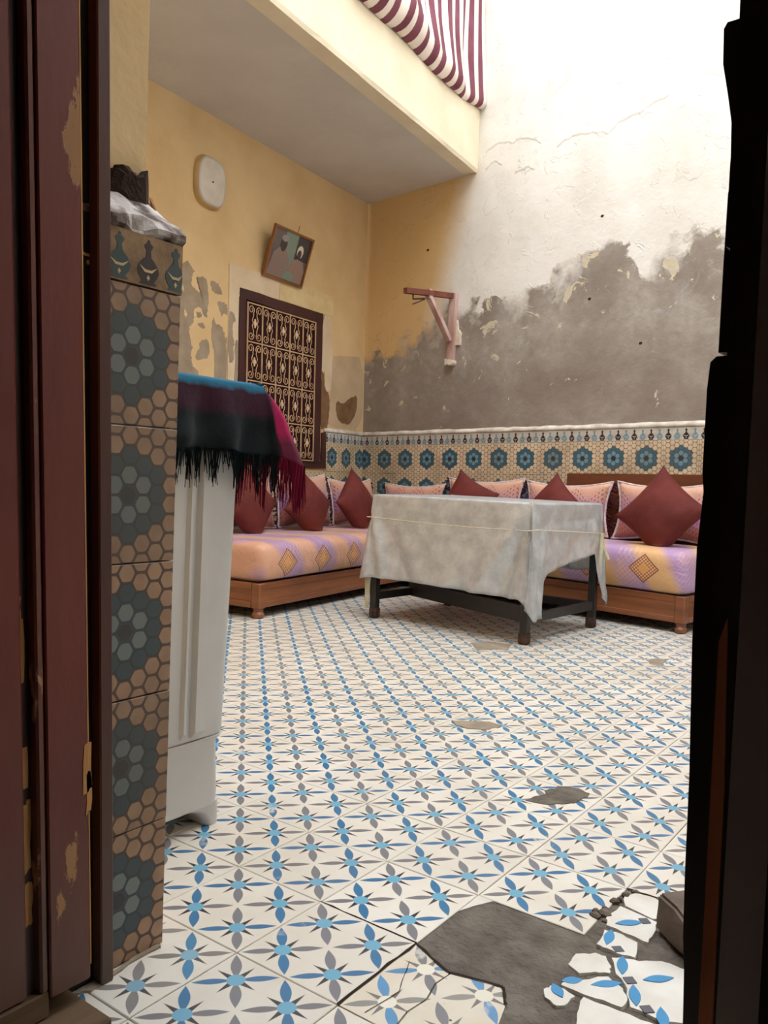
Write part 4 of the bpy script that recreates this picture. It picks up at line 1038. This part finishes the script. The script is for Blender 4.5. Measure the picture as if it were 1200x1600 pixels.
mb = MB(); mb.loft([rr(WX0-.004, WX1+.006, WY0+.002, WY1+.022, .03, .888), rr(WX0-.006, WX1+.008, WY0+.001, WY1+.026, .03, .897), rr(WX0-.004, WX1+.006, WY0+.002, WY1+.022, .03, .912)]); mb.build('lid', M['washer'], wm, smooth='auto')
# shawl over it
M['shawl'] = None
t_ = NT('shawl_teal_plum_fuchsia', .85, .15); v_ = t_.obj(); x_, y_, z_ = t_.xyz(v_)
nn_ = t_.noise(v_, 30, 4); nz_ = t_.ma('ADD', z_, t_.ma('MULTIPLY', t_.ma('SUBTRACT', nn_, .5), .02))
c_1 = t_.mix(t_.step(nz_, .845, .862), (17, 24, 27), (50, 22, 36))
c_1 = t_.mix(t_.step(nz_, .902, .912), c_1, (38, 100, 128))
c_2 = t_.mix(t_.step(nz_, .80, .825), (84, 14, 40), (150, 18, 72))
c_1 = t_.mix(t_.step(y_, .188, .196), c_1, c_2)
c_1 = t_.mix(t_.step(x_, -.43, -.47), c_1, t_.mix(t_.step(nz_, .86, .88), (22, 30, 36), (48, 110, 140)))
t_.col(c_1); t_.set(t_.b.inputs['Sheen Weight'], .06); t_.bump(t_.noise(v_, 60, 4), .4, .004); M['shawl'] = t_.m
def sf(side, u):
    # sides: 0 = -y (against the wall), 1 = +x (towards the door), 2 = +y, 3 = -x
    if side == 0: return .02, .0
    if side == 10: return .10, .01
    if side == 1: return .150+.006*math.sin(u*8), .010+.008*math.sin(u*19)+.012*max(0, (u-.8)/.2)
    if side == 11: return [(.155, .03), (.16, .05), (.17, .075), (.175, .095), (.175, .092), (.17, .08), (.165, .07)][min(6, int(u*7))]
    if side == 2: return .165-.03*max(0, (u-.25)), .060-.045*min(1, u*2.2)+.008*math.sin(u*28)
    if side == 12: return .10, .02
    return .05, .005
sp = rect_path(WX0+.12, WX1+.012, WY0+.016, WY1+.032, sf, 30, 9)
def swarp(i, t):
    return (.006*math.sin(i*.55+math.sin(i*.21)*2)+.004*math.sin(i*1.3+t*4))*t
shawl, svs, sn, srows = drape(sp, .924, 12, M['shawl'], 'shawl', None, .006, prof=.75, seed=8, warp=swarp)
tag(shawl, 'teal, plum and fuchsia fringed shawl spread over the washing machine', 'shawl')
md = shawl.modifiers.new('t', 'SOLIDIFY'); md.thickness = .003
fr = [MB(), MB()]; r = random.Random(5); last = svs[-sn:]
for k in range(34, 39+30+9+24):
    a, b = Vector(last[k % sn]), Vector(last[(k+1) % sn])
    d = (b-a).length; cnt = max(2, int(d/.0018))
    for q in range(cnt):
        p = a.lerp(b, q/cnt); cl = math.sin((k+q/cnt)*2.3)       # strands bunch into tassels
        L = .050+.014*cl+r.uniform(-.014, .016)+(.03 if k > 69 else 0); tx = (b-a).normalized()*(.006*math.cos((k+q/cnt)*2.3)+r.uniform(-.006, .006))
        o_ = Vector((r.uniform(-.004, .006), r.uniform(-.004, .006), 0))
        fr[1 if p.y > .19 else 0].tube([p+Vector((0, 0, .006)), p+tx*.6+o_*.5+Vector((0, 0, -L*.5)), p+tx+o_+Vector((0, 0, -L))], lambda q_: .0015*(1-.5*q_), 3)
fr[0].build('fringe', flat('black_green_fringe', (20, 27, 29), .9, .1), shawl, kind='stuff')
fr[1].build('fringe', flat('wine_fringe', (112, 22, 48), .9, .1), shawl, kind='stuff')

# ------------------------------------------------------------------ tiled pillar at the left of the doorway
FP = frame(Vector((-.107, -.254, 0)), Vector((0, -1, 0)), Vector((0, 0, 1)))      # x = away from the court, y=+x world (room side)
# tile-local x runs towards the camera; rosette centre .088 from the arris
pm_ = face_tile(.2, .014, .19, 1, M['hex_p'], .2)
for k in range(5):
    o = link('pillar_tile', pm_, wall_front, FP @ Matrix.Translation((-.014, random.uniform(-.0005, .0008), .2*k)))
bp = border_mesh(.2, .074, .0, .18, 1, 1, .05, .013, [M['bd_p'], M['ink'], M['ink2'], M['ink3']])
link('border_tile', bp, wall_front, FP @ Matrix.Translation((0, 0, 1.001)))
mb = MB(); rings = []; r = random.Random(9)
for k in range(15):
    y = -.250-.25*k/14; a, b, c = r.uniform(-.003, .003), r.uniform(-.004, .004), r.uniform(-.006, .006)
    chip = .010 if k in (4, 5) else 0
    rings.append([(-.2, y, 1.075), (-.113, y, 1.0755), (-.105+a-chip, y, 1.081), (-.1045+a-chip, y, 1.092+b-chip), (-.117+a, y, 1.104+b), (-.15, y, 1.124+c), (-.203, y, 1.165+c)])
mb.loft(rings[::-1]); mb.build('plaster_ledge', M['ledge_dirty'], wall_front)
def lump(name, pts, x0, x1, m, seed):
    mb = MB(); q = jag(pts, .004, 3, seed); cx = sum(p[0] for p in q)/len(q); cz = sum(p[1] for p in q)/len(q)
    rings = [[(x0, a, b) for a, b in q], [(x0+(x1-x0)*.7, cx+(a-cx)*.92, cz+(b-cz)*.92) for a, b in q], [(x1, cx+(a-cx)*.6, cz+(b-cz)*.6) for a, b in q]]
    ar = sum(q[i][0]*q[(i+1) % len(q)][1]-q[(i+1) % len(q)][0]*q[i][1] for i in range(len(q)))
    if ar < 0: rings = [r_[::-1] for r_ in rings]
    mb.loft(rings); mb.build(name, m, wall_front)
lump('broken_plaster_hollow', [(-.335, 1.145), (-.325, 1.185), (-.30, 1.195), (-.285, 1.185), (-.262, 1.20), (-.258, 1.12), (-.30, 1.125)], -.2, -.172, mottled('dark_earth_fill', (74, 56, 46), (48, 36, 32), 20, .95, .1, bump=1), 3)
mb = MB(); mb.add([(-.165, -.262, 1.115), (-.15, -.25, 1.10), (-.165, -.228, 1.085), (-.19, -.232, 1.09), (-.18, -.262, 1.158), (-.19, -.248, 1.16)], [(0, 1, 4), (1, 5, 4), (1, 2, 5), (2, 3, 5), (3, 0, 4, 5), (0, 3, 2, 1)])
mb.build('brick_shard', mottled('brick_orange', (156, 104, 64), (120, 80, 52), 12, .9, .1), wall_front)
# mortar skirting smeared where the pillar meets the floor
mb = MB(); mb.prism(jag([(-.107, -.262), (-.102, -.262), (-.098, -.27), (-.094, -.34), (-.085, -.40), (-.10, -.43)], .004, 4, 8), -.002, .003, inset=.02); mb.build('mortar_smear', M['cement2'], floor)

# ------------------------------------------------------------------ left door leaf (oxblood) folded back against the passage
SH = Matrix(((1, 0, 0, 0), (0, 1, -.041, 0), (0, 0, 1, 0), (0, 0, 0, 1)))
def sheared(mb, k): mb.v = [(x, y+k*z, z) for x, y, z in mb.v]; return mb
leafo = link('door_1', None, None, Matrix.Translation((0, 0, 0))); tag(leafo, kind='structure'); leafo.empty_display_size = .05
def dbox(nm, x0, x1, y0, y1, z0, z1, m, ch=0, k=-.041):
    mb = MB(); mb.box(x0, x1, y0, y1, z0, z1, ch); return sheared(mb, k).build(nm, m, leafo)
dbox('stile', -.096, -.060, -.476, -.4155, .040, 2.2, M['door'], .002)
dbox('bead', -.09, -.062, -.4885, -.477, .05, 2.18, flaky_paint('worn_bead_paint', (122, 72, 60), (100, 50, 40), (196, 150, 108), .60, 14), .003)
dbox('panel_groove', -.094, -.078, -.504, -.488, .05, 2.18, M['door_dark'])
dbox('door_panel', -.090, -.066, -.86, -.5035, .05, 2.18, M['door'], .004)
dbox('stile', -.096, -.060, -.97, -.88, .040, 2.2, M['door'], .002)
dbox('edge_strip', -.088, -.0605, -.4162, -.4142, .06, 2.15, M['bare'])
dbox('bottom_rail', -.093, -.063, -.88, -.476, .015, .05, M['sill'], .002)
r = random.Random(12)
for k, (y, z, a, b) in enumerate([(-.506, .50, .010, .045), (-.504, .555, .006, .018), (-.500, .35, .007, .03), (-.498, .26, .008, .05), (-.496, .17, .006, .03), (-.418, .335, .007, .035), (-.417, .30, .004, .03), (-.523, .88, .004, .01), (-.520, .74, .004, .008)]):
    mb = MB(); q = jag([(y-a, z-b), (y+a, z-b*.8), (y+a, z+b), (y-a*.6, z+b*.9)], .003, 3, 100+k)
    q = [(yy-.041*zz+.041*z*.0+.02*0, zz) for yy, zz in q]
    mb.loft([[(-.0785 if y < -.48 else -.0602, yy, zz) for yy, zz in q], [(-.0765 if y < -.48 else -.0592, yy, zz) for yy, zz in q]])
    mb.build('bare_wood_chip', M['bare'], leafo)
jb = link('door_2', None, None, Matrix.Identity(4)); tag(jb, kind='structure'); jb.empty_display_size = .05
mb = MB(); mb.box(-.106, -.085, -.3815, -.3605, 0, 2.2, .002); sheared(mb, -.034).build('door_jamb', flaky_paint('dark_jamb_paint', (84, 44, 34), (66, 36, 32), (150, 92, 58), .64, 8), jb)
mb = MB(); mb.box(-.119, -.106, -.50, -.3605, 0, 2.2); sheared(mb, -.034).build('gap_shade_strip', M['gap_shade'], jb)  # near-black strip: shade of the open gap between jamb and leaf, as colour
mb = MB(); mb.box(-.14, .0, -1.0, -.425, -.005, .014, .003); o = mb.build('trim_1', M['sill'], kind='structure')

# ------------------------------------------------------------------ right side of the doorway, nearly in silhouette
rj = link('door_3', None, None, Matrix.Identity(4)); tag(rj, kind='structure'); rj.empty_display_size = .05
def edge_post(nm, prof, x1, y0, y1, m):
    q = [(a, b) for b, a in prof]; q = [(x, z) for z, x in prof]; q += [(x1, prof[-1][0]), (x1, prof[0][0])]
    mb = MB(); mb.plate(q, y0, y1); return mb.build(nm, m, rj)
r = random.Random(3)
near = [(0, .735), (.3, .728), (.407, .727), (.488, .729), (.6, .724), (.64, .7225), (.698, .723), (.776, .722), (.9, .7195), (.934, .718), (.936, .7145), (1.0, .7145), (1.047, .716), (1.132, .715), (2.3, .700)]
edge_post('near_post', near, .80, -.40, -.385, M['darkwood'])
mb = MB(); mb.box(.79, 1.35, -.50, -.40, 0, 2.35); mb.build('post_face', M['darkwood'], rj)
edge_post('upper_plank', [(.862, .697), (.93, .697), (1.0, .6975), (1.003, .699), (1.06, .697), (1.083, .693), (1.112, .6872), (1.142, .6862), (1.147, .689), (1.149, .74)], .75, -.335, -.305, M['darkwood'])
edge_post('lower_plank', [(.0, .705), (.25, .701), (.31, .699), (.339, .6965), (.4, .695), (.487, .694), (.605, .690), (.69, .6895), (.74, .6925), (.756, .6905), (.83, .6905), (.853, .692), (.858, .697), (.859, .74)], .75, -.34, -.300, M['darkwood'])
mb = MB(); mb.plate([(.729, .0), (.742, .0), (.740, .25), (.738, .50), (.733, .64), (.7275, .62), (.7285, .40)], -.40, -.4035); mb.build('worn_edge', M['barebrown'], rj)
mb = MB(); mb.plate(jag([(.76, .1), (.775, .3), (.768, .52), (.756, .6), (.752, .3), (.748, .1)], .003, 3, 4), -.40, -.4025); mb.build('worn_streak', M['barebrown'], rj)

# ------------------------------------------------------------------ stone block by the right jamb
mb = MB(); A4 = [(.487, .292), (.592, .190), (.672, .285), (.556, .385)]
bm = bmesh.new(); vb = [bm.verts.new((x, y, .002)) for x, y in A4]; vt = [bm.verts.new((x*.985+.008, y, .064)) for x, y in A4]
bm.faces.new(vb[::-1]); bm.faces.new(vt)
for k in range(4): bm.faces.new((vb[k], vb[(k+1) % 4], vt[(k+1) % 4], vt[k]))
bmesh.ops.bevel(bm, geom=bm.edges[:], offset=.005, segments=2, affect='EDGES'); bmesh.ops.subdivide_edges(bm, edges=bm.edges[:], cuts=2, use_grid_fill=True)
for v in bm.verts: v.co += Vector((1, 1, .6))*noise.noise(v.co*35)*.003
bm.normal_update(); me = bpy.data.meshes.new('stone_block'); bm.to_mesh(me); bm.free(); me.materials.append(M['block'])
o = link('stone_block', me); tag(o, 'worn grey-brown stone block on broken tiles by the right door post', 'stone')
